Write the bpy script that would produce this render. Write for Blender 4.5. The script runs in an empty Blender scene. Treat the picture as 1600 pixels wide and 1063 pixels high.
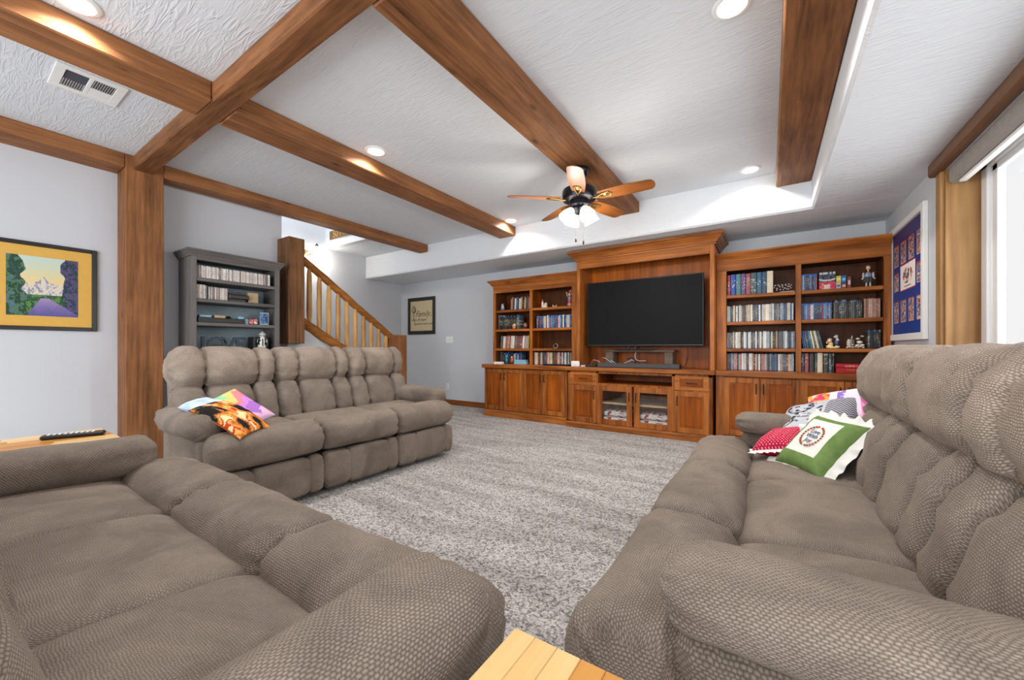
import bpy, bmesh, math, random
from math import sin, cos, pi, sqrt, exp
from mathutils import Vector, Matrix, Euler
random.seed(7)
SC = bpy.context.scene
COL = SC.collection
PI = math.pi

# ------------------------------------------------------------------ camera, world, lights, exposure
cam = bpy.data.objects.new('camera', bpy.data.cameras.new('camera'))
COL.objects.link(cam)
cam.location = (0, 0, 1.05)
cam.rotation_euler = (PI / 2, 0, math.atan2(401.05, 605.17))
cam.data.sensor_width = 36.0
cam.data.lens = 605.17 / 1600 * 36.0
cam.data.shift_y = 12.4 / 1600
cam.data.clip_start = 0.02
SC.camera = cam

W = bpy.data.worlds.new('world'); SC.world = W
W.use_nodes = True
W.node_tree.nodes['Background'].inputs[0].default_value = (0.96, 0.98, 1.0, 1)
W.node_tree.nodes['Background'].inputs[1].default_value = 0.66

def lamp(name, kind, loc, power, rot=(0, 0, 0), color=(1, 1, 1), **kw):
    l = bpy.data.lights.new(name, kind); l.energy = power; l.color = color
    for k, v in kw.items(): setattr(l, k, v)
    o = bpy.data.objects.new(name, l); COL.objects.link(o)
    o.location = loc; o.rotation_euler = rot
    return o
# daylight through the side window and an added fill lamp behind the camera
lamp('window_daylight', 'AREA', (1.75, 2.3, 1.6), 38, (0, PI / 2, 0), (0.98, 0.99, 1), shape='RECTANGLE', size=1.2, size_y=2.4)
lamp('rear_fill', 'AREA', (-1.3, -2.75, 1.25), 126, (PI / 2, 0, 0), (0.96, 0.98, 1), shape='RECTANGLE', size=4.2, size_y=2.0)
DOWNLIGHTS = [(-2.80, 0.40), (-2.79, 2.11), (-2.83, 4.24), (-0.15, 0.20), (-0.15, 2.175), (-0.145, 4.27),
              (-2.80, -1.5), (-0.15, -1.5)]
DOWN_W = 6.8
FAN_W = 5.0
SC.view_settings.view_transform = 'Standard'
SC.view_settings.look = 'None'
SC.view_settings.gamma = 1.0
SC.view_settings.use_curve_mapping = False
SC.view_settings.exposure = 0.64

# ------------------------------------------------------------------ colour + node helpers
def lin(c):
    return tuple((v / 255 / 12.92) if v / 255 <= 0.04045 else ((v / 255 + 0.055) / 1.055) ** 2.4 for v in c[:3])
def L4(c): return lin(c) + (1.0,)

class NT:
    def __init__(s, name):
        s.m = bpy.data.materials.new(name); s.m.use_nodes = True
        s.t = s.m.node_tree; s.b = s.t.nodes['Principled BSDF']
    def n(s, kind, **ins):
        nd = s.t.nodes.new(kind)
        for k, v in ins.items():
            if k.startswith('_'): setattr(nd, k[1:], v)
            else:
                key = int(k[1:]) if k[0] == 'i' and k[1:].isdigit() else k.replace('_', ' ')
                s.put(nd.inputs[key], v)
        return nd
    def put(s, sock, v):
        if isinstance(v, bpy.types.NodeSocket): s.t.links.new(v, sock)
        else: sock.default_value = v
    def math(s, op, a, b=0.0, c=0.0, clamp=False):
        nd = s.n('ShaderNodeMath', _operation=op, i0=a, i1=b, i2=c); nd.use_clamp = clamp
        return nd.outputs[0]
    def mix(s, f, a, b, blend='MIX'):
        nd = s.t.nodes.new('ShaderNodeMix'); nd.data_type = 'RGBA'; nd.blend_type = blend
        s.put(nd.inputs[0], f); s.put(nd.inputs[6], a); s.put(nd.inputs[7], b)
        return nd.outputs[2]
    def ramp(s, f, stops, interp='LINEAR'):
        nd = s.t.nodes.new('ShaderNodeValToRGB'); nd.color_ramp.interpolation = interp
        e = nd.color_ramp.elements
        while len(e) < len(stops): e.new(0.5)
        for k, (p, c) in enumerate(stops): e[k].position = p; e[k].color = c
        s.t.links.new(f, nd.inputs[0]); return nd.outputs[0]
    def coords(s, scale=(1, 1, 1), rot=(0, 0, 0), rnd=True, which='Object'):
        tc = s.t.nodes.new('ShaderNodeTexCoord').outputs[which]
        if rnd:
            oi = s.t.nodes.new('ShaderNodeObjectInfo')
            r = s.math('MULTIPLY', oi.outputs['Random'], 37.0)
            add = s.t.nodes.new('ShaderNodeVectorMath'); add.operation = 'ADD'
            s.t.links.new(tc, add.inputs[0]); s.t.links.new(r, add.inputs[1]); tc = add.outputs[0]
        mp = s.n('ShaderNodeMapping', Vector=tc, Scale=scale, Rotation=rot)
        return mp.outputs[0]
    def noise(s, vec, scale=5.0, detail=4.0, rough=0.55, dist=0.0):
        return s.n('ShaderNodeTexNoise', Vector=vec, Scale=scale, Detail=detail, Roughness=rough, Distortion=dist).outputs[0]
    def bump(s, h, strength=0.3, dist=0.01):
        nd = s.n('ShaderNodeBump', Strength=strength, Distance=dist, Height=h)
        s.t.links.new(nd.outputs[0], s.b.inputs['Normal'])
    def base(s, c): s.put(s.b.inputs['Base Color'], c)

def plain(name, rgb, rough=0.5, metal=0.0, spec=0.5, emit=0.0, noise=0.0):
    t = NT(name); t.base(L4(rgb)); t.b.inputs['Roughness'].default_value = rough
    t.b.inputs['Metallic'].default_value = metal
    t.b.inputs['Specular IOR Level'].default_value = spec
    if noise:
        n = t.noise(t.coords(), 25, 3)
        t.base(t.mix(t.math('MULTIPLY', n, noise), L4(rgb), L4([v * 0.6 for v in rgb])))
    if emit:
        t.b.inputs['Emission Color'].default_value = L4(rgb); t.b.inputs['Emission Strength'].default_value = emit
    return t.m

def wood(name, dark, light, axis='Z', scale=1.0, rough=0.42, knots=0.5, contrast=(0.3, 0.72), bump=0.12, rand=0.25, spec=0.22, saw=0.0, fig=0.035):
    t = NT(name)
    along, across = 0.9 * scale, 13.0 * scale
    sc = {'X': (along, across, across), 'Y': (across, along, across), 'Z': (across, across, along)}[axis]
    v = t.coords(sc)
    n1 = t.noise(v, 1.0, 5, 0.6, 0.7)
    v2 = t.coords(tuple(k * 4 for k in sc))
    n2 = t.noise(v2, 1.0, 3, 0.6, 0.2)
    low = t.noise(t.coords((1.7, 1.7, 1.7)), 1.6, 2)
    f = t.math('ADD', t.math('MULTIPLY', n1, 0.62), t.math('MULTIPLY', n2, 0.38))
    wv = t.math('SINE', t.math('MULTIPLY', t.noise(t.coords(tuple(k * 0.33 for k in sc)), 1.0, 2, 0.5, 0.4), 58.0))
    f = t.math('ADD', f, t.math('MULTIPLY', wv, fig))
    f = t.math('ADD', t.math('MULTIPLY', f, 0.75), t.math('MULTIPLY', low, 0.25))
    oi = t.t.nodes.new('ShaderNodeObjectInfo')
    f = t.math('ADD', f, t.math('MULTIPLY', t.math('SUBTRACT', oi.outputs['Random'], 0.5), rand * 0.4))
    c = t.ramp(f, [(contrast[0], L4(dark)), (contrast[1], L4(light))])
    if knots > 0:
        ks = {'X': (2.0, 5.0, 5.0), 'Y': (5.0, 2.0, 5.0), 'Z': (5.0, 5.0, 2.0)}[axis]
        vo = t.n('ShaderNodeTexVoronoi', Vector=t.coords(tuple(k * scale for k in ks)), Scale=1.0)
        kf = t.ramp(vo.outputs['Distance'], [(0.03, (1, 1, 1, 1)), (0.13, (0, 0, 0, 1))])
        pick = t.math('GREATER_THAN', t.n('ShaderNodeSeparateColor', Color=vo.outputs['Color']).outputs[0], 0.62)
        kk = t.math('MULTIPLY', t.math('MULTIPLY', kf, pick), knots)
        c = t.mix(kk, c, L4([k * 0.32 for k in dark]))
    t.base(c)
    t.b.inputs['Roughness'].default_value = rough
    t.b.inputs['Specular IOR Level'].default_value = spec
    h = f
    if saw > 0:
        sv = {'X': (60, 2, 2), 'Y': (2, 60, 2), 'Z': (2, 2, 60)}[axis]
        h = t.math('ADD', f, t.math('MULTIPLY', t.noise(t.coords(sv), 1.0, 3), saw))
    t.bump(h, bump, 0.02)
    return t.m

# ------------------------------------------------------------------ materials
M = {}
def wall_mat():
    t = NT('painted_wall'); t.base(L4((204, 207, 212))); t.b.inputs['Roughness'].default_value = 0.75
    t.b.inputs['Specular IOR Level'].default_value = 0.2
    t.bump(t.noise(t.coords(rnd=False), 55, 3), 0.10, 0.004); return t.m
def ceil_mat():
    t = NT('slap_brush_ceiling'); t.base(L4((222, 226, 231))); t.b.inputs['Roughness'].default_value = 0.85
    t.b.inputs['Specular IOR Level'].default_value = 0.1
    base = t.coords(rnd=False)
    tot = None
    for k, (ang, off) in enumerate(((0.3, 0), (1.35, 3.1), (2.4, 7.7))):
        mp = t.n('ShaderNodeMapping', Vector=base, Scale=(3.2, 24.0, 10.0), Rotation=(0, 0, ang), Location=(off, off * 2, 0))
        n = t.noise(mp.outputs[0], 1.0, 2.0, 0.5, 0.7)
        r = t.math('SUBTRACT', 1.0, t.math('MULTIPLY', t.math('ABSOLUTE', t.math('SUBTRACT', n, 0.5)), 14.0), clamp=True)
        msk = t.noise(base, 3.2 + k, 2, 0.5, 0.5)
        msk = t.math('MULTIPLY', t.math('SUBTRACT', msk, 0.42), 6.0, clamp=True)
        r = t.math('MULTIPLY', r, msk)
        tot = r if tot is None else t.math('MAXIMUM', tot, r)
    tot = t.math('ADD', tot, t.math('MULTIPLY', t.noise(base, 60, 2), 0.25))
    t.bump(tot, 0.34, 0.005); return t.m
def carpet_mat():
    t = NT('speckled_carpet')
    base = t.coords(rnd=False)
    vo = t.n('ShaderNodeTexVoronoi', Vector=base, Scale=105.0)
    rc = t.n('ShaderNodeSeparateColor', Color=vo.outputs['Color']).outputs[0]
    n = t.noise(base, 190, 2, 0.6)
    f = t.math('ADD', t.math('MULTIPLY', rc, 0.5), t.math('MULTIPLY', n, 0.75))
    f = t.math('SUBTRACT', f, t.math('MULTIPLY', vo.outputs['Distance'], 0.22))
    c = t.ramp(f, [(0.16, L4((84, 80, 77))), (0.34, L4((156, 151, 148))), (0.56, L4((208, 205, 202))), (0.85, L4((232, 229, 225)))])
    st = t.noise(t.n('ShaderNodeMapping', Vector=base, Scale=(1.1, 6.5, 1), Rotation=(0, 0, 0.35)).outputs[0], 1.0, 3, 0.6, 0.4)
    st = t.ramp(st, [(0.40, (1, 1, 1, 1)), (0.66, (0.72, 0.71, 0.70, 1))])
    t.base(t.mix(1.0, c, st, 'MULTIPLY'))
    t.b.inputs['Roughness'].default_value = 0.95; t.b.inputs['Specular IOR Level'].default_value = 0.05
    t.bump(t.math('SUBTRACT', f, vo.outputs['Distance']), 0.7, 0.012); return t.m
def fabric_mat(name='sofa_chenille', fine=False, tone=1.0):
    LW = lambda c_: L4([v_ * tone for v_ in c_])
    t = NT(name)
    uv = t.t.nodes.new('ShaderNodeTexCoord').outputs['UV']
    sp = t.n('ShaderNodeSeparateXYZ', Vector=uv)
    cu_, cv_ = (0.0088, 0.0056) if not fine else (0.0074, 0.0048)
    uu = t.math('ADD', sp.outputs[0], t.math('MULTIPLY', t.math('SUBTRACT', t.noise(uv, 22, 3), 0.5), 0.016))
    vv = t.math('ADD', sp.outputs[1], t.math('MULTIPLY', t.math('SUBTRACT', t.noise(uv, 27, 3), 0.5), 0.011))
    vr = t.math('DIVIDE', vv, cv_)
    off = t.math('MULTIPLY', t.math('FLOOR', vr), 0.5)
    a = t.math('ABSOLUTE', t.math('SINE', t.math('MULTIPLY', t.math('ADD', t.math('DIVIDE', uu, cu_), off), PI)))
    b = t.math('ABSOLUTE', t.math('SINE', t.math('MULTIPLY', vr, PI)))
    p = t.math('POWER', t.math('MULTIPLY', a, b), 0.75)
    p = t.math('MULTIPLY', p, t.math('ADD', 0.55, t.math('MULTIPLY', t.noise(uv, 75, 2), 0.85)))
    p2 = t.math('ADD', t.math('MULTIPLY', p, (0.42 if fine else 0.62)), t.math('MULTIPLY', t.noise(uv, 330, 3), (0.66 if fine else 0.46)))
    c = t.ramp(p2, [(0.08, LW((90, 79, 70))), (0.46, LW((141, 128, 116))), (0.90, LW((182, 170, 158)))])
    geo = t.coords((1, 1, 1))
    fold = t.noise(t.coords((7, 7, 7)), 1.0, 3, 0.55, 1.6)
    w = t.noise(geo, 4.5, 4, 0.6, 0.8)
    c = t.mix(1.0, c, t.ramp(w, [(0.34, (0.74, 0.72, 0.71, 1)), (0.62, (1.08, 1.07, 1.06, 1))]), 'MULTIPLY')
    t.base(c)
    t.b.inputs['Roughness'].default_value = 0.88; t.b.inputs['Specular IOR Level'].default_value = 0.15
    t.b.inputs['Sheen Weight'].default_value = 0.22; t.b.inputs['Sheen Roughness'].default_value = 0.5
    t.b.inputs['Sheen Tint'].default_value = L4((190, 175, 160))
    wr = t.noise(geo, 9, 4, 0.65, 1.2)
    t.bump(t.math('ADD', t.math('MULTIPLY', p, 0.8), t.math('ADD', t.math('MULTIPLY', wr, 1.6), t.math('MULTIPLY', fold, 3.0))), 0.42, 0.0035); return t.m
def vcol_mat(name, rough=0.75, spec=0.2, bump=0.0):
    t = NT(name)
    a = t.t.nodes.new('ShaderNodeVertexColor'); a.layer_name = 'Col'
    t.base(a.outputs[0]); t.b.inputs['Roughness'].default_value = rough; t.b.inputs['Specular IOR Level'].default_value = spec
    if bump: t.bump(t.noise(t.coords(), 90, 3), bump, 0.004)
    return t.m
def spine_mat(name, cols, ink=((235, 232, 225), (30, 30, 36), (190, 170, 120)), topband=None, amount=0.58):
    t = NT(name)
    oi = t.t.nodes.new('ShaderNodeObjectInfo').outputs['Random']
    f = lambda k: t.math('FRACT', t.math('MULTIPLY', oi, k))
    n = len(cols)
    base = t.ramp(f(91.7), [(k / n, L4(c)) for k, c in enumerate(cols)], 'CONSTANT')
    inkc = t.ramp(f(37.3), [(k / len(ink), L4(c)) for k, c in enumerate(ink)], 'CONSTANT')
    sp = t.n('ShaderNodeSeparateXYZ', Vector=t.t.nodes.new('ShaderNodeTexCoord').outputs['Object'])
    cv = t.n('ShaderNodeCombineXYZ', X=t.math('MULTIPLY', sp.outputs[0], 2.6), Y=t.math('MULTIPLY', oi, 500.0), Z=t.math('MULTIPLY', sp.outputs[2], 22.0))
    ns = t.noise(cv.outputs[0], 1.0, 2, 0.5)
    msk = t.math('GREATER_THAN', ns, amount)
    lo = t.math('ADD', 0.12, t.math('MULTIPLY', f(11.1), 0.3)); hi = t.math('SUBTRACT', 0.86, t.math('MULTIPLY', f(5.9), 0.2))
    msk = t.math('MULTIPLY', msk, t.math('MULTIPLY', t.math('GREATER_THAN', sp.outputs[2], lo), t.math('LESS_THAN', sp.outputs[2], hi)))
    c = t.mix(t.math('MULTIPLY', msk, 0.72), base, inkc)
    if topband:
        tb = t.math('GREATER_THAN', sp.outputs[2], 0.89)
        c = t.mix(tb, c, t.ramp(f(23.9), [(k / len(topband), L4(q)) for k, q in enumerate(topband)], 'CONSTANT'))
    t.base(c); t.b.inputs['Roughness'].default_value = 0.35
    return t.m

M['wall'] = wall_mat(); M['ceiling'] = ceil_mat(); M['carpet'] = carpet_mat()
M['fabric'] = fabric_mat('sofa_chenille', False, 0.86); M['fabric_lit'] = fabric_mat('sofa_headrest_chenille', False, 1.0); M['fabric_fine'] = fabric_mat('sofa_seat_chenille', True, 0.90)  # headrest copy lighter: the brighter light on the heads is put into colour
for ax in 'XYZ':
    M['beam' + ax] = wood('rough_beam_wood_' + ax.lower(), (72, 42, 22), (178, 120, 76), ax, 1.1, 0.6, 0.8, (0.28, 0.72), 0.3, saw=0.12, fig=0.03)
    M['alder' + ax] = wood('stained_alder_' + ax.lower(), (96, 48, 18), (194, 118, 54), ax, 0.9, 0.36, 0.7, (0.33, 0.67), 0.08, fig=0.05)
    M['panel' + ax] = wood('stained_alder_panel_' + ax.lower(), (92, 38, 6), (184, 98, 24), ax, 0.7, 0.36, 0.6, (0.32, 0.68), 0.08, fig=0.05)
    M['grey' + ax] = wood('grey_stained_wood_' + ax.lower(), (86, 83, 81), (132, 126, 122), ax, 0.9, 0.5, 0.1, (0.3, 0.75), 0.05)
M['darkpost'] = wood('weathered_post_wood', (76, 50, 32), (146, 102, 66), 'Z', 1.0, 0.6, 0.7, (0.32, 0.68), 0.4, saw=0.3, fig=0.08)
M['backpanel'] = wood('dark_alder_back', (58, 28, 12), (112, 64, 30), 'Z', 0.6, 0.45, 0.3, (0.3, 0.72), 0.05)
M['greyback'] = plain('blue_grey_back', (156, 176, 184), 0.6, noise=0.3)
M['jamb'] = wood('light_alder_jamb', (112, 74, 36), (186, 144, 94), 'Z', 0.5, 0.4, 0.8, (0.3, 0.72), 0.05, fig=0.10)
M['valance'] = wood('brown_valance_wood', (84, 56, 36), (136, 98, 68), 'Y', 0.8, 0.45, 0.3)
M['trimwood'] = wood('stained_trim', (110, 58, 24), (164, 98, 46), 'X', 0.9, 0.4, 0.3)
M['log'] = wood('peeled_pine_log', (150, 100, 46), (226, 178, 112), 'Z', 1.4, 0.4, 1.0, (0.32, 0.62), 0.2)
M['lograil'] = wood('honey_pine_log', (120, 68, 24), (190, 126, 60), 'Y', 1.2, 0.35, 0.6, (0.32, 0.66), 0.15)
M['white'] = plain('white_plastic', (238, 238, 238), 0.4)
M['whitetrim'] = plain('white_vinyl', (236, 238, 240), 0.35)
M['whitepaint'] = plain('white_enamel', (238, 238, 236), 0.45)
M['black'] = plain('black_plastic', (18, 18, 20), 0.4)
M['screen'] = plain('dark_tv_screen', (26, 27, 29), 0.45, spec=0.06)
M['bronze'] = plain('oil_rubbed_bronze', (44, 34, 28), 0.4, 0.6)
M['fanmetal'] = plain('dark_bronze_fan_metal', (34, 34, 40), 0.28, 0.7)
M['brass'] = plain('antique_brass', (150, 120, 70), 0.35, 0.8)
M['soundbar'] = plain('grey_soundbar_cloth', (72, 74, 78), 0.8, noise=0.4)
M['riser'] = wood('grey_brown_riser', (74, 62, 52), (124, 108, 94), 'X', 1.0, 0.6, 0.1)
M['lens'] = plain('lit_downlight_lens', (255, 250, 240), 0.5, emit=9.0)
M['shade'] = plain('lit_frosted_shade', (255, 248, 238), 0.5, emit=4.5)
M['cable'] = plain('white_cable', (205, 206, 210), 0.5)
M['blackcable'] = plain('black_cable', (22, 22, 26), 0.5)
M['blind'] = plain('grey_linen_blind', (168, 162, 156), 0.9, noise=0.4)
M['blade'] = wood('walnut_fan_blade', (92, 50, 20), (164, 100, 50), 'X', 1.2, 0.38, 0.0, (0.3, 0.7), 0.04)
M['blackframe'] = plain('black_picture_frame', (30, 27, 25), 0.35)
M['goldlip'] = plain('gold_frame_lip', (120, 92, 46), 0.4, 0.3)
M['print'] = vcol_mat('printed_paper', 0.5, 0.3)
M['textile'] = vcol_mat('printed_textile', 0.9, 0.1, 0.25)
M['ceramic'] = vcol_mat('painted_ceramic', 0.3, 0.5)
M['lace'] = plain('white_eyelet_ruffle', (240, 238, 234), 0.9, noise=0.15)
M['ink_black'] = plain('black_lettering', (34, 32, 34), 0.6)
M['ink_brown'] = plain('brown_lettering', (82, 66, 48), 0.7)
M['ink_blue'] = plain('blue_thread', (70, 92, 120), 0.8)
M['ink_pale'] = plain('pale_pink_lettering', (250, 190, 180), 0.5)
M['ink_red'] = plain('red_thread', (176, 60, 44), 0.8)
M['ink_green'] = plain('green_thread', (96, 112, 60), 0.8)
M['ink_white'] = plain('white_lettering', (225, 228, 232), 0.5)
M['signgold'] = plain('carved_sign_gold', (196, 160, 92), 0.5, noise=0.5)
M['signdark'] = plain('carved_sign_brown', (104, 76, 38), 0.6)
M['redbox'] = plain('red_gloss_box', (172, 8, 24), 0.3)
M['bluebox'] = plain('pale_blue_box', (140, 190, 214), 0.5)
M['cream'] = plain('cream_paper', (226, 214, 190), 0.7)
M['kraft'] = plain('tan_card', (196, 172, 134), 0.7, noise=0.2)
M['carpetstep'] = M['carpet']
M['darkgap'] = plain('vent_dark', (70, 72, 84), 0.7)
t = NT('clear_glass_pane')
tr = t.t.nodes.new('ShaderNodeBsdfTransparent'); gl = t.t.nodes.new('ShaderNodeBsdfGlossy'); gl.inputs['Roughness'].default_value = 0.03
mx = t.t.nodes.new('ShaderNodeMixShader'); mx.inputs[0].default_value = 0.07
t.t.links.new(tr.outputs[0], mx.inputs[1]); t.t.links.new(gl.outputs[0], mx.inputs[2])
t.t.links.new(mx.outputs[0], t.t.nodes['Material Output'].inputs[0]); M['glass'] = t.m
STAVE = [wood('acacia_stave_%s' % nm, d, l, 'Y', 0.8, 0.3, 0.0, (0.3, 0.7), 0.03) for nm, d, l in
         (('honey', (160, 98, 30), (194, 130, 52)), ('pale', (206, 166, 104), (226, 194, 140)), ('amber', (150, 90, 28), (186, 122, 48)), ('tan', (172, 112, 44), (202, 146, 72)))]
M['spine_film'] = spine_mat('film_spines', [(196, 200, 204), (38, 60, 96), (222, 220, 212), (60, 66, 72), (120, 130, 140), (206, 184, 140), (30, 32, 40), (100, 84, 74), (150, 170, 186), (232, 230, 226), (52, 84, 120), (180, 150, 110), (86, 92, 98)])
M['spine_blue'] = spine_mat('blue_film_spines', [(40, 66, 120), (60, 104, 160), (190, 200, 214), (36, 44, 74), (90, 120, 168), (150, 50, 60), (28, 56, 100), (110, 150, 190)], topband=((36, 90, 170), (50, 110, 180)))
M['spine_dark'] = spine_mat('dark_film_spines', [(34, 34, 38), (50, 60, 58), (70, 76, 74), (28, 30, 40), (88, 94, 92), (60, 48, 40)], topband=((60, 110, 160), (20, 20, 26), (150, 150, 150)))
M['spine_red'] = spine_mat('tan_red_spines', [(170, 130, 110), (150, 96, 80), (190, 160, 140)], ink=((235, 225, 210), (120, 60, 50)))
M['spine_warm'] = spine_mat('warm_spines', [(214, 208, 194), (150, 60, 50), (190, 176, 100), (160, 170, 180), (110, 70, 60), (226, 222, 214), (190, 120, 110), (90, 110, 130), (206, 190, 150), (74, 60, 56)])
M['spine_cd'] = spine_mat('pale_disc_spines', [(226, 222, 218), (206, 200, 196), (236, 232, 230), (190, 176, 166), (214, 204, 196), (120, 112, 108), (232, 224, 216)], ink=((90, 80, 78), (190, 120, 90), (250, 248, 246), (60, 56, 60)), amount=0.57)
BOOKC = dict(red=(150, 40, 46), blue=(24, 72, 160), teal=(64, 120, 134), purple=(98, 62, 120), rose=(150, 76, 80), slate=(70, 88, 96), sea=(40, 96, 128), navy=(44, 74, 104), cream=(222, 208, 180))
for k, c in BOOKC.items(): M['book_' + k] = spine_mat('book_cloth_' + k, [c], ink=((225, 220, 205), (240, 238, 230)), amount=0.6)

# ------------------------------------------------------------------ object helpers
ORG = {}
def link(o, parent=None):
    COL.objects.link(o)
    if parent is not None: o.parent = parent
    return o
def tag(o, label=None, cat=None, group=None, kind=None):
    if label: o['label'] = label
    if cat: o['category'] = cat
    if group: o['group'] = group
    if kind: o['kind'] = kind
    return o
def thing(name, label, cat, loc=(0, 0, 0), group=None, rz=0.0):
    o = bpy.data.objects.new(name, None); o.empty_display_size = 0.05
    link(o); o.location = loc; o.rotation_euler = (0, 0, rz); ORG[o] = Vector(loc)
    return tag(o, label, cat, group)
def copy_tree(o, parent=None):
    c = o.copy(); COL.objects.link(c)
    if parent is not None: c.parent = parent
    for ch in list(o.children): copy_tree(ch, c)
    return c

class MB:
    """mesh builder; shapes are given in world (or thing-local) coordinates"""
    def __init__(s): s.v = []; s.f = []; s.mi = []; s.cur = 0
    def add(s, vs, fs):
        o = len(s.v); s.v += [tuple(p) for p in vs]
        for f in fs: s.f.append([o + k for k in f]); s.mi.append(s.cur)
        return s
    def box(s, x0, x1, y0, y1, z0, z1, b=0.002):
        lo = (min(x0, x1), min(y0, y1), min(z0, z1)); hi = (max(x0, x1), max(y0, y1), max(z0, z1))
        b = min([b] + [(hi[k] - lo[k]) * 0.45 for k in range(3)])
        if b <= 0:
            vs = [(x, y, z) for x in (lo[0], hi[0]) for y in (lo[1], hi[1]) for z in (lo[2], hi[2])]
            return s.add(vs, [(0, 1, 3, 2), (4, 6, 7, 5), (0, 4, 5, 1), (2, 3, 7, 6), (0, 2, 6, 4), (1, 5, 7, 3)])
        idx = {}; vs = []
        for sx in (0, 1):
            for sy in (0, 1):
                for sz in (0, 1):
                    sg = (sx, sy, sz)
                    for a in range(3):
                        p = []
                        for k in range(3):
                            e = hi[k] if sg[k] else lo[k]
                            p.append(e if k == a else (e - b if sg[k] else e + b))
                        idx[(sg, a)] = len(vs); vs.append(p)
        fs = []
        def S(a, va, b_, vb, c_, vc):
            q = [0, 0, 0]; q[a] = va; q[b_] = vb; q[c_] = vc; return tuple(q)
        for a in range(3):
            b_, c_ = (a + 1) % 3, (a + 2) % 3
            for va in (0, 1):
                q = [idx[(S(a, va, b_, vb, c_, vc), a)] for vb, vc in ((0, 0), (1, 0), (1, 1), (0, 1))]
                fs.append(q if va else q[::-1])
        for a in range(3):
            b_, c_ = (a + 1) % 3, (a + 2) % 3
            for va in (0, 1):
                for vb in (0, 1):
                    q = [idx[(S(a, va, b_, vb, c_, 0), a)], idx[(S(a, va, b_, vb, c_, 0), b_)], idx[(S(a, va, b_, vb, c_, 1), b_)], idx[(S(a, va, b_, vb, c_, 1), a)]]
                    fs.append(q if va == vb else q[::-1])
        for sx in (0, 1):
            for sy in (0, 1):
                for sz in (0, 1):
                    q = [idx[((sx, sy, sz), a)] for a in range(3)]
                    fs.append(q if (sx + sy + sz) % 2 else q[::-1])
        return s.add(vs, fs)
    def prism(s, pts, a, b, axis='z'):
        n = len(pts)
        mk = {'z': lambda p, h: (p[0], p[1], h), 'x': lambda p, h: (h, p[0], p[1]), 'y': lambda p, h: (p[0], h, p[1])}[axis]
        vs = [mk(p, a) for p in pts] + [mk(p, b) for p in pts]
        fs = [list(range(n))[::-1], list(range(n, 2 * n))] + [[k, (k + 1) % n, n + (k + 1) % n, n + k] for k in range(n)]
        return s.add(vs, fs)
    def lathe(s, prof, c=(0, 0, 0), n=24, M4=None):
        vs = []; fs = []
        for r, z in prof:
            for k in range(n):
                a = 2 * PI * k / n; vs.append(Vector((max(r, 1e-4) * cos(a), max(r, 1e-4) * sin(a), z)))
        if M4 is not None: vs = [M4 @ p for p in vs]
        vs = [(p[0] + c[0], p[1] + c[1], p[2] + c[2]) for p in vs]
        for j in range(len(prof) - 1):
            for k in range(n):
                fs.append([j * n + k, j * n + (k + 1) % n, (j + 1) * n + (k + 1) % n, (j + 1) * n + k])
        fs.append(list(range(n))[::-1]); fs.append([(len(prof) - 1) * n + k for k in range(n)])
        return s.add(vs, fs)
    def tube(s, pts, r, n=10, rs=None):
        pts = [Vector(p) for p in pts]; vs = []; fs = []
        up = None
        for i, p in enumerate(pts):
            d = (pts[min(i + 1, len(pts) - 1)] - pts[max(i - 1, 0)]).normalized()
            if up is None: up = d.orthogonal().normalized()
            up = (up - d * up.dot(d)).normalized(); q = d.cross(up)
            rr = rs[i] if rs else r
            for k in range(n):
                a = 2 * PI * k / n; vs.append(p + (up * cos(a) + q * sin(a)) * rr)
        for i in range(len(pts) - 1):
            for k in range(n):
                fs.append([i * n + k, i * n + (k + 1) % n, (i + 1) * n + (k + 1) % n, (i + 1) * n + k])
        fs.append(list(range(n))[::-1]); fs.append([(len(pts) - 1) * n + k for k in range(n)])
        return s.add(vs, fs)
    def ball(s, c, r, n=14, m=9):
        rx, ry, rz = (r, r, r) if not hasattr(r, '__len__') else r
        vs = [(c[0], c[1], c[2] - rz)]; fs = []
        for j in range(1, m):
            t_ = -PI / 2 + PI * j / m
            for k in range(n):
                a = 2 * PI * k / n; vs.append((c[0] + rx * cos(t_) * cos(a), c[1] + ry * cos(t_) * sin(a), c[2] + rz * sin(t_)))
        vs.append((c[0], c[1], c[2] + rz)); T = len(vs) - 1
        for k in range(n):
            fs.append([0, 1 + (k + 1) % n, 1 + k]); fs.append([T, 1 + (m - 2) * n + k, 1 + (m - 2) * n + (k + 1) % n])
        for j in range(m - 2):
            for k in range(n):
                fs.append([1 + j * n + k, 1 + j * n + (k + 1) % n, 1 + (j + 1) * n + (k + 1) % n, 1 + (j + 1) * n + k])
        return s.add(vs, fs)
    def xform(s, M4, start=0):
        s.v[start:] = [tuple(M4 @ Vector(p)) for p in s.v[start:]]; return s
    def mesh(s, name, off=Vector((0, 0, 0)), smooth=False, mats=()):
        me = bpy.data.meshes.new(name)
        me.from_pydata([(p[0] - off[0], p[1] - off[1], p[2] - off[2]) for p in s.v], [], s.f)
        for m in mats: me.materials.append(m)
        if len(mats) > 1:
            for k, p in enumerate(me.polygons): p.material_index = s.mi[k]
        bm = bmesh.new(); bm.from_mesh(me); bmesh.ops.recalc_face_normals(bm, faces=bm.faces); bm.to_mesh(me); bm.free()
        if smooth:
            me.polygons.foreach_set('use_smooth', [True] * len(me.polygons))
            try: me.set_sharp_from_angle(angle=0.7)
            except Exception: pass
        return me
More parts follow.
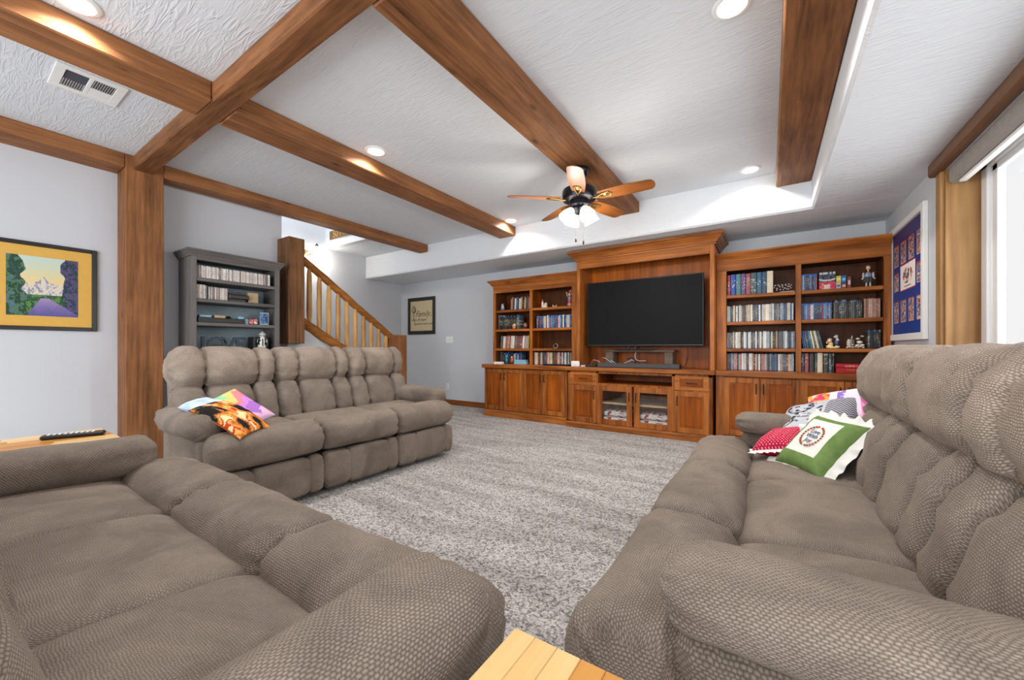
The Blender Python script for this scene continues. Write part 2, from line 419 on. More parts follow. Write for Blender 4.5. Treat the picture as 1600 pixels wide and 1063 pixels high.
    def build(s, name, mats, parent=None, smooth=False, label=None, cat=None, group=None, kind=None):
        if not isinstance(mats, (list, tuple)): mats = [mats]
        if parent is not None:
            off = ORG[parent]
            o = bpy.data.objects.new(name, s.mesh(name, off, smooth, mats)); link(o, parent); ORG[o] = off
        else:
            xs = [p[0] for p in s.v]; ys = [p[1] for p in s.v]; zs = [p[2] for p in s.v]
            off = Vector(((min(xs) + max(xs)) / 2, (min(ys) + max(ys)) / 2, min(zs)))
            if kind == 'structure': off = Vector((0, 0, 0))
            o = bpy.data.objects.new(name, s.mesh(name, off, smooth, mats)); link(o); o.location = off; ORG[o] = off
        tag(o, label, cat, group, kind)
        return o
def box(*a, **k): return MB().box(*a, **k)

def part_mesh(name, me, parent, loc=(0, 0, 0), rot=(0, 0, 0), label=None):
    o = bpy.data.objects.new(name, me); link(o, parent); o.location = loc; o.rotation_euler = rot
    ORG[o] = ORG[parent] + Vector(loc)
    if label: o['label'] = label
    return o

def text_mesh(body, size, extrude=0.001, shear=0.0, mat=None, spacing=1.0, bevel=0.0):
    cu = bpy.data.curves.new('lettering', 'FONT'); cu.body = body; cu.size = size; cu.extrude = extrude; cu.shear = shear
    cu.align_x = 'CENTER'; cu.align_y = 'CENTER'; cu.space_character = spacing; cu.bevel_depth = bevel
    cu.resolution_u = 3
    o = bpy.data.objects.new('lettering', cu); COL.objects.link(o)
    dg = bpy.context.evaluated_depsgraph_get(); me = bpy.data.meshes.new_from_object(o.evaluated_get(dg))
    bpy.data.objects.remove(o); bpy.data.curves.remove(cu)
    me.materials.clear(); me.materials.append(mat)
    return me

def color_mesh(name, vs, fs, fcols, mat, smooth=True, recalc=True):
    me = bpy.data.meshes.new(name); me.from_pydata(vs, [], fs); me.materials.append(mat)
    at = me.color_attributes.new('Col', 'FLOAT_COLOR', 'CORNER')
    data = []
    for p, c in zip(me.polygons, fcols):
        c4 = L4(c)
        for _ in range(p.loop_total): data.extend(c4)
    at.data.foreach_set('color', data)
    if smooth: me.polygons.foreach_set('use_smooth', [True] * len(me.polygons))
    return me
def paint_grid(w, h, nx, ny, fn, mat, name='printed_sheet'):
    """flat sheet in local XY, centred; fn(u,v) -> sRGB"""
    vs = [((i / nx - 0.5) * w, (j / ny - 0.5) * h, 0) for j in range(ny + 1) for i in range(nx + 1)]
    fs = []; cs = []
    for j in range(ny):
        for i in range(nx):
            a = j * (nx + 1) + i; fs.append([a, a + 1, a + nx + 2, a + nx + 1]); cs.append(fn((i + 0.5) / nx, (j + 0.5) / ny))
    return color_mesh(name, vs, fs, cs, mat, False)

# hash noise for painted prints
def _h(i, j, s=0):
    n = (i * 374761393 + j * 668265263 + s * 974711) & 0xffffffff
    n = ((n ^ (n >> 13)) * 1274126177) & 0xffffffff
    return ((n ^ (n >> 16)) & 0xffff) / 65535.0
def vn(x, y, s=0):
    i, j = math.floor(x), math.floor(y); fx, fy = x - i, y - j
    fx = fx * fx * (3 - 2 * fx); fy = fy * fy * (3 - 2 * fy)
    a = _h(i, j, s) * (1 - fx) + _h(i + 1, j, s) * fx; b = _h(i, j + 1, s) * (1 - fx) + _h(i + 1, j + 1, s) * fx
    return a * (1 - fy) + b * fy
def fbm(x, y, s=0): return 0.55 * vn(x, y, s) + 0.3 * vn(2 * x, 2 * y, s + 1) + 0.15 * vn(4.1 * x, 4.1 * y, s + 2)
def lerp(a, b, t_): t_ = max(0, min(1, t_)); return tuple(a[k] + (b[k] - a[k]) * t_ for k in range(3))
def pick(cols, t_): return cols[int(max(0, min(0.9999, t_)) * len(cols))]

# ------------------------------------------------------------------ room shell
XL, XR, YB, YF = -4.88, 0.985, 5.35, -2.6
ZC, ZS, YS, XS = 2.73, 2.335, 4.5, 0.33
XST = -6.26
def S(name, mb, mat, smooth=False): return mb.build(name, mat, None, smooth, kind='structure')
S('floor', box(XST - 0.1, 1.2, YF, YB + 0.1, -0.1, 0, b=0), M['carpet'])
c = MB(); c.box(-4.81, XS, YF, YS, ZC, ZC + 0.08, b=0); c.box(XST, -4.81, 3.73, YS, ZC, ZC + 0.08, b=0)
S('ceiling', c, M['ceiling'])
c = MB(); c.box(XST, XR + 0.02, YS, YB, ZS, ZC + 0.08, b=0.018); S('ceiling_soffit', c, M['ceiling'])
c = MB(); c.box(XS, XR + 0.02, YF, YS + 0.03, ZS, ZC + 0.08, b=0.018); S('ceiling_drop', c, M['ceiling'])
S('wall_back', box(XST - 0.1, XR + 0.2, YB, YB + 0.1, 0, 2.8, b=0), M['wall'])
c = MB(); c.box(XL - 0.12, XL, YF, 2.35, 0, 4.6, b=0); S('wall_left', c, M['wall'])
c = MB(); c.box(XST - 0.1, XST, 0.4, YB, 0, 4.6, b=0); S('wall_stairwell', c, M['wall'])
c = MB(); c.box(XST, XL - 0.12, 0.3, 0.4, 0, 4.6, b=0); c.box(XST, -4.7, 0.4, 3.9, 4.5, 4.6, b=0)
c.box(XST, -4.81, 3.722, 3.83, ZC - 0.002, 4.6, b=0); c.box(-4.88, -4.82, 2.35, 3.73, ZC - 0.02, 4.6, b=0)
S('wall_upper_stairwell', c, M['wall'])
# under-stair wall with sloped top
c = MB(); c.prism([(2.35, 0), (3.825, 0), (3.825, 0.34), (2.35, 1.42)], -4.87, -4.74, 'x'); S('wall_stair_skirt', c, M['wall'])
# right wall with the window opening
WY0, WY1, WZ0, WZ1 = 1.1, 3.77, 0.82, 2.24
c = MB(); T = XR + 0.22
c.box(XR, T, YF, WY0, 0, ZS + 0.02, b=0); c.box(XR, T, WY1, YB, 0, ZS + 0.02, b=0)
c.box(XR, T, WY0, WY1, 0, WZ0, b=0); c.box(XR, T, WY0, WY1, WZ1, ZS + 0.02, b=0)
S('wall_right', c, M['wall'])
# wall behind the camera, opening added to let the fill lamp in
c = MB(); c.box(XST, -4.4, YF - 0.1, YF, 0, ZC, b=0); c.box(0.4, T, YF - 0.1, YF, 0, ZC, b=0); c.box(-4.4, 0.4, YF - 0.1, YF, 2.3, ZC, b=0)
c.box(-4.4, 0.4, YF - 0.1, YF, 0, 0.2, b=0)
S('wall_rear', c, M['wall'])
S('baseboard_back', box(-6.2, -3.695, YB - 0.018, YB, 0, 0.095, b=0.004), M['trimwood'])
S('baseboard_left', box(XL, XL + 0.016, YF, 0.94, 0, 0.095, b=0.004), wood('left_baseboard_wood', (110, 58, 24), (164, 98, 46), 'Y', 0.9))
# window
win = thing('window_1', None, None, (XR + 0.1, 2.4, WZ0)); win['kind'] = 'structure'
c = MB(); fx0, fx1 = XR + 0.155, XR + 0.215
for (a, b_, z0, z1) in ((WY1 - 0.105, WY1 - 0.02, WZ0, WZ1), (WY0 + 0.02, WY0 + 0.075, WZ0, WZ1), (WY0 + 0.02, WY1 - 0.02, WZ0, WZ0 + 0.06), (WY0 + 0.02, WY1 - 0.02, WZ1 - 0.06, WZ1), (2.41, 2.47, WZ0, WZ1)):
    c.box(fx0, fx1, a, b_, z0, z1, b=0.006)
c.build('window_frame', M['whitetrim'], win)
c = MB()
for (a, b_) in ((2.47, WY1 - 0.105), (WY0 + 0.075, 2.41)):
    for (p, q, z0, z1) in ((b_ - 0.012, b_ + 0.004, WZ0 + 0.05, WZ1 - 0.05), (a, a + 0.04, WZ0 + 0.06, WZ1 - 0.06), (b_ - 0.085, b_ - 0.02, WZ0 + 0.06, WZ1 - 0.06), (a, b_, WZ0 + 0.06, WZ0 + 0.1), (a, b_, WZ1 - 0.1, WZ1 - 0.06)):
        c.box(fx0 + 0.015, fx1 - 0.01, p, q, z0, z1, b=0.005)
c.build('sash', M['whitetrim'], win)
for (a, b_) in ((2.51, WY1 - 0.185), (WY0 + 0.115, 2.37)):
    box(XR + 0.180, XR + 0.186, a, b_, WZ0 + 0.1, WZ1 - 0.1, b=0).build('pane', M['glass'], win)
box(XR - 0.001, XR + 0.158, WY1 - 0.02, WY1, WZ0, WZ1 - 0.0, b=0.002).build('jamb_board', M['jamb'], win)
box(XR - 0.001, XR + 0.158, WY0, WY0 + 0.02, WZ0, WZ1, b=0.002).build('jamb_board', M['jamb'], win)
box(XR - 0.03, XR + 0.145, WY0 - 0.03, WY1 + 0.03, WZ0 - 0.02, WZ0 + 0.005, b=0.003).build('sill', M['valance'], win)
box(XR - 0.022, XR, WY1, WY1 + 0.085, WZ0 - 0.1, WZ1 + 0.02, b=0.004).build('casing', M['jamb'], win)
box(XR - 0.055, XR, WY0 - 0.15, WY1 + 0.115, WZ1 - 0.005, ZS - 0.004, b=0.012).build('header_board', M['valance'], win)
t = thing('roller_blind', 'grey fabric cassette of a roller blind under the wooden window header', 'blind', (XR + 0.05, 2.4, WZ1 - 0.1))
c = MB(); c.prism([(XR + 0.012, WZ1 - 0.003), (XR + 0.012, WZ1 - 0.085), (XR + 0.03, WZ1 - 0.105), (XR + 0.085, WZ1 - 0.105), (XR + 0.085, WZ1 - 0.003)], WY0 + 0.03, WY1 - 0.028, 'y')
c.build('cassette', M['blind'], t)
box(XR + 0.035, XR + 0.075, WY0 + 0.035, WY1 - 0.10, WZ1 - 0.122, WZ1 - 0.105, b=0.005).build('bottom_rail', M['white'], t)

# ------------------------------------------------------------------ beams and post
def beam(mb, mat, label, name='ceiling_beam', grp='stained timber ceiling beams'): return mb.build(name, mat, None, label=label, cat='beam', group=grp)
def rough(mb_args, b=0.008): return box(*mb_args, b=b)
beam(rough((-4.62, XS, 0.99, 1.118, 2.606, 2.729)), M['beamX'], 'long cross beam running from the left post across all the other beams')
BZ = 2.603
beam(rough((-3.19, -2.92, 1.118, YS, BZ, 2.729)), M['beamY'], 'middle ceiling beam beyond the cross beam, beside the row of downlights')
beam(rough((-3.19, -2.92, YF, 0.99, BZ, 2.729)), M['beamY'], 'near ceiling beam at upper left, between the air vent and a downlight')
beam(rough((-1.508, -1.234, 1.118, YS, BZ, 2.729)), M['beamY'], 'ceiling beam that carries the ceiling fan')
beam(rough((-1.508, -1.234, YF, 0.99, BZ, 2.729)), M['beamY'], 'ceiling beam before the cross beam, in line with the fan beam')
beam(rough((0.058, 0.325, 1.118, YS, BZ - 0.015, 2.729)), M['beamY'], 'wide ceiling beam at right, tight against the dropped ceiling edge')
beam(rough((0.058, 0.325, YF, 0.99, BZ - 0.015, 2.729)), M['beamY'], 'right hand ceiling beam before the cross beam, overhead')
beam(rough((-4.812, -4.62, 1.196, YS, 2.612, 2.729)), M['beamY'], 'wall beam from the timber post past the grey bookcase to the soffit')
beam(rough((-4.879, -4.62, YF, 0.942, 2.612, 2.729)), M['beamY'], 'wall beam left of the timber post, above the castle style picture'.replace('castle style', 'gold matted'))
t = thing('timber_post', 'full height square timber post against the left wall', 'post', (-4.75, 1.07, 0))
c = rough((-4.879, -4.62, 0.942, 1.196, 0, 2.729), 0.006)
c.build('post_shaft', M['beamZ'], t)
# drying checks on the post: thin recessed-looking dark splits built as slivers
c = MB()
pts = [(1.10, 0.20), (1.085, 0.45), (1.098, 0.62), (1.07, 0.82), (1.085, 1.0), (1.08, 1.16)]
for (a, b_) in zip(pts[:-1], pts[1:]): c.prism([(a[0] - 0.003, a[1]), (a[0] + 0.003, a[1]), (b_[0] + 0.002, b_[1]), (b_[0] - 0.002, b_[1])], -4.6205, -4.6190, 'x')
c.build('drying_crack', M['signdark'], t)

# ------------------------------------------------------------------ downlights
first = None
dl_labels = ['recessed downlight at the top left corner, beside the near beam', 'recessed downlight beside the middle beam, left of the fan', 'recessed downlight at the far end of the middle beam',
             'recessed downlight overhead at right, out of the picture', 'recessed downlight at the top edge, left of the wide right beam', 'recessed downlight beside the far end of the wide right beam',
             'recessed downlight behind the camera at left', 'recessed downlight behind the camera at right']
for k, (x, y) in enumerate(DOWNLIGHTS):
    if first is None:
        r = first = thing('recessed_downlight', '', 'downlight', (0, 0, ZC), 'recessed ceiling downlights')
        c = MB(); c.lathe([(0.088, 0.0), (0.09, -0.004), (0.082, -0.009), (0.066, -0.010), (0.064, -0.004)], (0, 0, ZC), 28); c.build('trim_ring', M['whitepaint'], r, True)
        c = MB(); c.lathe([(0.065, -0.0055), (0.03, -0.0075), (0.0, -0.008)], (0, 0, ZC), 28); c.build('lens', M['lens'], r, True)
    else: r = copy_tree(first)
    r.location = (x, y, ZC); r['label'] = dl_labels[k]
    lamp('downlight_lamp', 'AREA', (x, y, ZC - 0.014), DOWN_W, (0, 0, 0), (1, 0.965, 0.925), shape='DISK', size=0.11, spread=math.radians(140))

# ------------------------------------------------------------------ ceiling vent
t = thing('ceiling_vent', 'white metal air register on the ceiling left of the near beam', 'vent', (-3.625, 0.568, ZC))
vx0, vx1, vy0, vy1 = -3.785, -3.462, 0.415, 0.722
c = MB(); z1, z0 = ZC - 0.001, ZC - 0.010; q = 0.045
c.box(vx0, vx0 + q, vy0, vy1, z0, z1); c.box(vx1 - q, vx1, vy0, vy1, z0, z1); c.box(vx0 + q, vx1 - q, vy0, vy0 + q, z0, z1); c.box(vx0 + q, vx1 - q, vy1 - q, vy1, z0, z1)
c.box(vx0 + q, vx1 - q, 0.558, 0.578, z0, z1); c.build('vent_frame', M['whitepaint'], t)
box(vx0 + q, vx1 - q, vy0 + q, vy1 - q, ZC - 0.003, ZC - 0.0005, b=0).build('duct_opening', M['darkgap'], t)
for bank, (ya, yb) in enumerate(((vy0 + q, 0.558), (0.578, vy1 - q))):
    for k in range(9):
        y = ya + 0.006 + (yb - ya - 0.012) * k / 8
        c = MB()
        xa, xb = (vx0 + q, vx0 + q + 0.105) if bank == 0 else (vx0 + q + 0.11, vx1 - q)
        c.box(xa, xb, -0.0035, 0.0035, -0.001, 0.001, b=0); c.v = [(p[0], y + p[1] + p[2] * 0.5, ZC - 0.006 + p[1] * 0.9 + p[2]) for p in c.v]
        c.build('louver', M['whitepaint'], t)
box(vx0 + q, vx0 + q + 0.11, 0.578, vy1 - q, ZC - 0.009, ZC - 0.004, b=0.001).build('blank_plate', M['whitepaint'], t)

# ------------------------------------------------------------------ ceiling fan
FX, FY = -1.372, 3.13
t = thing('ceiling_fan', 'bronze five blade ceiling fan with lit frosted glass shades', 'fan', (FX, FY, 2.6))
def lz(prof, name, mat, n=28): MB().lathe(prof, (FX, FY, 0), n).build(name, M[mat], t, True)
lz([(0.0, 2.603), (0.085, 2.602), (0.088, 2.59), (0.082, 2.565), (0.06, 2.535), (0.03, 2.52), (0.0, 2.518)], 'canopy', 'fanmetal')
lz([(0.018, 2.53), (0.018, 2.43)], 'downrod', 'fanmetal', 14)
lz([(0.0, 2.45), (0.05, 2.448), (0.10, 2.435), (0.142, 2.42), (0.148, 2.405), (0.148, 2.355), (0.14, 2.335), (0.10, 2.322), (0.0, 2.318)], 'motor_housing', 'fanmetal')
lz([(0.0, 2.32), (0.085, 2.318), (0.085, 2.285), (0.06, 2.27), (0.066, 2.255), (0.05, 2.225), (0.03, 2.205), (0.0, 2.20)], 'light_hub', 'fanmetal')
a_cam = math.atan2(401.05, 605.17)
def az_dir(azi):  # angle measured from the view's right-hand axis
    return azi + a_cam
outline = []
for k in range(17):
    s_ = k / 16; x = 0.17 + 0.43 * s_
    outline.append((x, 0.052 + 0.020 * sin(PI * min(1, s_ * 1.1)) * 0.6 + 0.012 * s_))
tip = []
for k in range(1, 8):
    a_ = PI / 2 - PI * k / 8; tip.append((0.60 + 0.05 * cos(a_) - 0.02, 0.064 * sin(a_)))
poly = [(x, y) for x, y in outline[:-1]] + tip + [(x, -y) for x, y in outline[:-1]][::-1]
fb = MB(); fb.prism(poly, -0.003, 0.003, 'z'); blade_me = None
for k in range(5):
    ang = az_dir(math.radians(-31 + 72 * k))
    b_ = fb.mesh('blade', mats=(M['blade'],)) if blade_me is None else blade_me
    blade_me = b_
    o = part_mesh('fan_blade', b_, t, (0, 0, 2.345 - 2.6), (math.radians(-13), 0, 0)); o.rotation_mode = 'XYZ'
    o.rotation_euler = (Matrix.Rotation(ang, 3, 'Z') @ Matrix.Rotation(math.radians(-13), 3, 'X')).to_euler()
    c = MB()
    c.tube([(0.10, 0, -0.008), (0.15, 0.0, -0.016), (0.20, 0.02, -0.010), (0.26, 0.030, -0.006)], 0.007, 8)
    c.tube([(0.10, 0, -0.008), (0.15, 0.0, -0.016), (0.20, -0.02, -0.010), (0.26, -0.030, -0.006)], 0.007, 8)
    c.tube([(0.26, 0.030, -0.006), (0.285, 0, -0.006), (0.26, -0.030, -0.006)], 0.007, 8); c.ball((0.23, 0, -0.006), (0.02, 0.02, 0.004))
    io = part_mesh('blade_iron', c.mesh('blade_iron', mats=(M['brass'],), smooth=True), o)
shade_prof = [(0.022, 0.0), (0.030, -0.012), (0.046, -0.040), (0.060, -0.075), (0.068, -0.105), (0.066, -0.106), (0.058, -0.075), (0.043, -0.040), (0.020, -0.004)]
for k in range(4):
    ang = az_dir(math.radians(-68 + 90 * k))
    Mt = Matrix.Rotation(ang, 4, 'Z') @ Matrix.Translation((0.075, 0, 0)) @ Matrix.Rotation(math.radians(-32), 4, 'Y')
    base = Vector((FX, FY, 2.245))
    c = MB(); c.tube([(FX, FY, 2.24), base + Vector((cos(ang) * 0.05, sin(ang) * 0.05, 0.016)), base + Vector((cos(ang) * 0.085, sin(ang) * 0.085, -0.004))], 0.009, 10)
    arm = c.build('lamp_arm', M['brass'], t, True)
    c = MB(); c.lathe(shade_prof, base, 24, Mt); c.build('lamp_shade', M['shade'], arm, True)
    p = base + (Mt @ Vector((0, 0, -0.16)))
    lamp('fan_lamp', 'POINT', p, FAN_W, color=(1, 0.93, 0.82), shadow_soft_size=0.04)
for dx, l_, nm in ((-0.03, 0.205, 'acorn'), (0.035, 0.225, 'loop')):
    px, py = FX + dx * cos(a_cam), FY + dx * sin(a_cam)
    ch = MB().tube([(px, py, 2.21), (px, py, 2.21 - l_)], 0.0008, 6).build('pull_chain', M['bronze'], t)
    c = MB(); c.lathe([(0.0, 0.004), (0.006, 0), (0.009, -0.018), (0.006, -0.034), (0.0, -0.038)], (px, py, 2.21 - l_), 12); c.build('pull_knob', M['bronze'], ch, True)

# ------------------------------------------------------------------ entertainment wall: helpers
def door_on_y(parent, x0, x1, z0, z1, yf, handle=None, glass=False, drawer=False, fw=0.058):
    """shaker door whose face looks to -Y at yf"""
    y1 = yf + 0.022
    c = MB(); c.box(x0, x0 + fw, yf, y1, z0, z1, b=0.003); c.box(x1 - fw, x1, yf, y1, z0, z1, b=0.003)
    fz = fw if not drawer else 0.036
    c.box(x0 + fw, x1 - fw, yf + 0.0008, y1, z0, z0 + fz, b=0.003); c.box(x0 + fw, x1 - fw, yf + 0.0008, y1, z1 - fz, z1, b=0.003)
    d = c.build('drawer_front' if drawer else 'door', M['alderX'] if drawer else M['alderZ'], parent)
    if glass: box(x0 + fw, x1 - fw, yf + 0.010, yf + 0.014, z0 + fz, z1 - fz, b=0).build('glass_pane', M['glass'], d)
    else:
        c = MB(); c.box(x0 + fw, x1 - fw, yf + 0.011, y1, z0 + fz, z1 - fz, b=0.001)
        if not drawer: c.box(x0 + fw + 0.022, x1 - fw - 0.022, yf + 0.006, yf + 0.012, z0 + fz + 0.022, z1 - fz - 0.022, b=0.004)
        c.build('door_panel', M['panelX'] if drawer else M['panelZ'], d)
    if handle:
        hx, hz, vert = handle
        c = MB(); L_ = 0.052
        if vert: c.tube([(hx, yf + 0.002, hz - L_), (hx, yf - 0.022, hz - L_ + 0.006), (hx, yf - 0.026, hz), (hx, yf - 0.022, hz + L_ - 0.006), (hx, yf + 0.002, hz + L_)], 0.0055, 8)
        else: c.tube([(hx - L_, yf + 0.002, hz), (hx - L_ + 0.006, yf - 0.022, hz), (hx, yf - 0.026, hz), (hx + L_ - 0.006, yf - 0.022, hz), (hx + L_, yf + 0.002, hz)], 0.0055, 8)
        c.build('handle', M['bronze'], d, True)
    return d
def crown(mb, x0, x1, yf, yb, prof, left=True, right=True):
    path = []
    if left: path.append(((x0, yb), (-1, 0)))
    path.append(((x0, yf), (-1 if left else 0, -1)))
    path.append(((x1, yf), (1 if right else 0, -1)))
    if right: path.append(((x1, yb), (1, 0)))
    n = len(prof); vs = []; fs = []
    for (p, d) in path:
        for (o_, z) in prof: vs.append((p[0] + d[0] * o_, p[1] + d[1] * o_, z))
    for i in range(len(path) - 1):
        for k in range(n): fs.append([i * n + k, i * n + (k + 1) % n, (i + 1) * n + (k + 1) % n, (i + 1) * n + k])
    fs.append(list(range(n))); fs.append([(len(path) - 1) * n + k for k in range(n)])
    return mb.add(vs, fs)
YW = 5.342

# base cabinets left and right
def base_cabinet(x0, x1, doors, label, handles):
    yf = 4.79
    t = thing('base_cabinet', label, 'cabinet', ((x0 + x1) / 2, 5.05, 0), 'alder base cabinets')
    box(x0, x1, yf + 0.024, YW, 0.0, 0.745).build('carcass', M['panelZ'], t)
    c = MB(); c.box(x0 - 0.006, x1, yf - 0.012, yf + 0.024, 0, 0.088, b=0.004); c.prism([(yf - 0.012, 0.088), (yf + 0.024, 0.088), (yf + 0.024, 0.10), (yf - 0.004, 0.10)], x0, x1, 'x'); c.build('plinth', M['alderX'], t)
    c = MB(); c.box(x0, doors[0][0] + 0.012, yf + 0.006, yf + 0.024, 0.1, 0.745); c.box(doors[-1][1] - 0.012, x1, yf + 0.006, yf + 0.024, 0.1, 0.745)
    mid = (doors[1][1] + doors[2][0]) / 2; c.box(mid - 0.02, mid + 0.02, yf + 0.006, yf + 0.024, 0.1, 0.745); c.build('face_frame', M['alderZ'], t)
    for (a, b_), h in zip(doors, handles):
        hx = (b_ - 0.029) if h == 'r' else (a + 0.029)
        door_on_y(t, a, b_, 0.108, 0.732, yf, (hx, 0.62, True))
    return t
base_cabinet(-3.69, -2.282, [(-3.682, -3.336), (-3.332, -2.992), (-2.986, -2.66), (-2.655, -2.314)], 'four door base cabinet at the left end of the media wall', 'rlrl')
base_cabinet(-0.485, 0.982, [(-0.412, -0.08), (-0.074, 0.255), (0.264, 0.597), (0.601, 0.932)], 'four door base cabinet at the right end, behind the right sofa', 'rlrl')
# centre base with niche and glass doors
yf = 4.735
t = thing('media_console', 'central base cabinet with two drawers, open niche and two glass doors under the television', 'cabinet', (-1.375, 5.0, 0))
c = MB(); x0, x1 = -2.245, -0.512
c.box(x0, x0 + 0.02, yf + 0.022, YW, 0, 0.75); c.box(x1 - 0.02, x1, yf + 0.022, YW, 0, 0.75)
for xd in (-1.835, -0.905): c.box(xd - 0.01, xd + 0.01, yf + 0.03, YW, 0.07, 0.75)
c.box(x0, x1, yf + 0.03, YW, 0.06, 0.08); c.box(x0, x1, YW - 0.012, YW, 0.08, 0.75)
c.box(-1.835, -0.905, yf + 0.012, YW - 0.012, 0.582, 0.602); c.box(x0, x1, yf + 0.03, YW, 0.735, 0.75)
c.build('carcass', M['panelZ'], t)
box(-1.825, -0.915, yf + 0.06, YW - 0.012, 0.335, 0.357).build('inner_shelf', plain('pale_shelf_wood', (206, 172, 126), 0.5, noise=0.2), t)
c = MB(); c.box(x0 - 0.02, x1 + 0.012, yf - 0.012, yf + 0.022, 0, 0.062, b=0.004); c.prism([(yf - 0.012, 0.062), (yf + 0.022, 0.062), (yf + 0.022, 0.076), (yf - 0.002, 0.076)], x0 - 0.01, x1, 'x'); c.build('plinth', M['alderX'], t)
c = MB()
for (a, b_, z0, z1) in ((x0, -2.200, 0.076, 0.75), (-1.848, -1.818, 0.076, 0.75), (-0.93, -0.892, 0.076, 0.75), (-0.556, x1, 0.076, 0.75), (x0, x1, 0.722, 0.752), (-1.818, -0.93, 0.575, 0.60), (-2.2, -1.848, 0.552, 0.572), (-0.892, -0.556, 0.552, 0.572), (x0, x1, 0.07, 0.09)):
    c.box(a, b_, yf + 0.004, yf + 0.024, z0, z1)
c.build('face_frame', M['alderZ'], t)
door_on_y(t, -2.212, -1.84, 0.57, 0.735, yf, (-2.03, 0.652, False), drawer=True)
door_on_y(t, -0.902, -0.546, 0.57, 0.735, yf, (-0.722, 0.652, False), drawer=True)
door_on_y(t, -2.212, -1.84, 0.086, 0.556, yf, (-1.872, 0.445, True))
door_on_y(t, -0.902, -0.546, 0.086, 0.556, yf, (-0.870, 0.445, True))
door_on_y(t, -1.832, -1.386, 0.084, 0.575, yf, (-1.418, 0.45, True), glass=True, fw=0.068)
door_on_y(t, -1.366, -0.912, 0.084, 0.575, yf, (-1.336, 0.45, True), glass=True, fw=0.068)
# counters
CT = 0.80
def top(x0, x1, y0, z0, label):
    box(x0, x1, y0, YW, z0, CT, b=0.006).build('countertop', M['alderX'], None, label=label, cat='countertop', group='alder countertops')
top(-3.722, -2.266, 4.755, 0.746, 'wooden countertop on the left base cabinet, below the left bookcase')
top(-2.265, -0.487, 4.70, 0.753, 'wooden countertop below the television, holding the soundbar')
top(-0.486, 0.983, 4.755, 0.746, 'wooden countertop on the right base cabinet, below the right bookcase')
# hutch
t = thing('media_hutch', 'tall open hutch with stepped crown moulding framing the television', 'hutch', (-1.32, 5.05, CT))
hy = 4.80
box(-2.142, -2.097, hy, YW, CT, 2.22).build('side_panel', M['alderZ'], t)
box(-0.545, -0.500, hy, YW, CT, 2.22).build('side_panel', M['alderZ'], t)
box(-2.097, -0.545, 5.20, 5.215, CT, 2.2).build('back_panel', M['panelZ'], t)
box(-2.097, -0.545, hy + 0.002, hy + 0.024, 2.10, 2.22).build('fascia', M['alderX'], t)
box(-2.097, -0.545, hy + 0.024, YW, 2.185, 2.215).build('top_panel', M['panelX'], t)
c = MB(); crown(c, -2.142, -0.50, hy, YW, [(0.0, 2.20), (0.014, 2.20), (0.018, 2.216), (0.030, 2.222), (0.036, 2.238), (0.060, 2.262), (0.078, 2.286), (0.092, 2.29), (0.098, 2.298), (0.098, 2.318), (0.0, 2.318)])
c.build('crown_moulding', M['alderX'], t)
# upper bookcases
def bookcase(x0, x1, opens, label, left, right):
    t = thing('bookcase', label, 'bookcase', ((x0 + x1) / 2, 5.17, CT), 'built in alder bookcases')
    yf = 5.0; zt = 2.04
    box(x0, x0 + 0.02, yf + 0.02, YW, CT, zt).build('side_panel', M['panelZ'], t); box(x1 - 0.02, x1, yf + 0.02, YW, CT, zt).build('side_panel', M['panelZ'], t)
    c = MB(); xs = [x0] + [v for o in opens for v in o] + [x1]
    for a, b_ in zip(xs[::2], xs[1::2]):
        st = box(a, b_, yf, yf + 0.022, CT, 1.918).build('stile', M['alderZ'], t)
    mid0, mid1 = opens[0][1], opens[1][0]
    box((mid0 + mid1) / 2 - 0.01, (mid0 + mid1) / 2 + 0.01, yf + 0.022, YW - 0.012, CT, 1.93).build('divider', M['panelZ'], t)
    for a, b_ in ((x0 + 0.02, opens[0][0] + 0.001), (opens[1][1] - 0.001, x1 - 0.02)):
        if b_ - a > 0.01: box(a, b_, yf + 0.022, YW - 0.012, CT, 1.93).build('filler_panel', M['backpanel'], t)
    box(x0 + 0.02, x1 - 0.02, YW - 0.012, YW, CT, zt).build('back_panel', M['backpanel'], t)
    box(x0 + 0.02, x1 - 0.02, yf + 0.022, YW - 0.012, 1.928, 1.948).build('top_panel', M['backpanel'], t)
    box(x0, x1, yf, yf + 0.022, 1.918, zt).build('fascia', M['alderX'], t)
    for (a, b_) in opens:
        for z in (1.645, 1.342, 1.043):
            box(a + 0.0015, b_ - 0.0015, yf + 0.004, YW - 0.012, z - 0.036, z, b=0.004).build('shelf', M['alderX'], t)
    c = MB(); crown(c, x0, x1, yf, YW, [(0, 2.026), (0.01, 2.026), (0.016, 2.04), (0.024, 2.044), (0.030, 2.058), (0.050, 2.078), (0.066, 2.092), (0.072, 2.096), (0.072, 2.112), (0, 2.112)], left, right)
    c.build('crown_moulding', M['alderX'], t)
bookcase(-3.676, -2.144, [(-3.633, -2.997), (-2.952, -2.309)], 'built in bookcase with eight bays left of the television', True, False)
bookcase(-0.498, 0.962, [(-0.399, 0.234), (0.281, 0.910)], 'built in bookcase with eight bays right of the television', False, False)

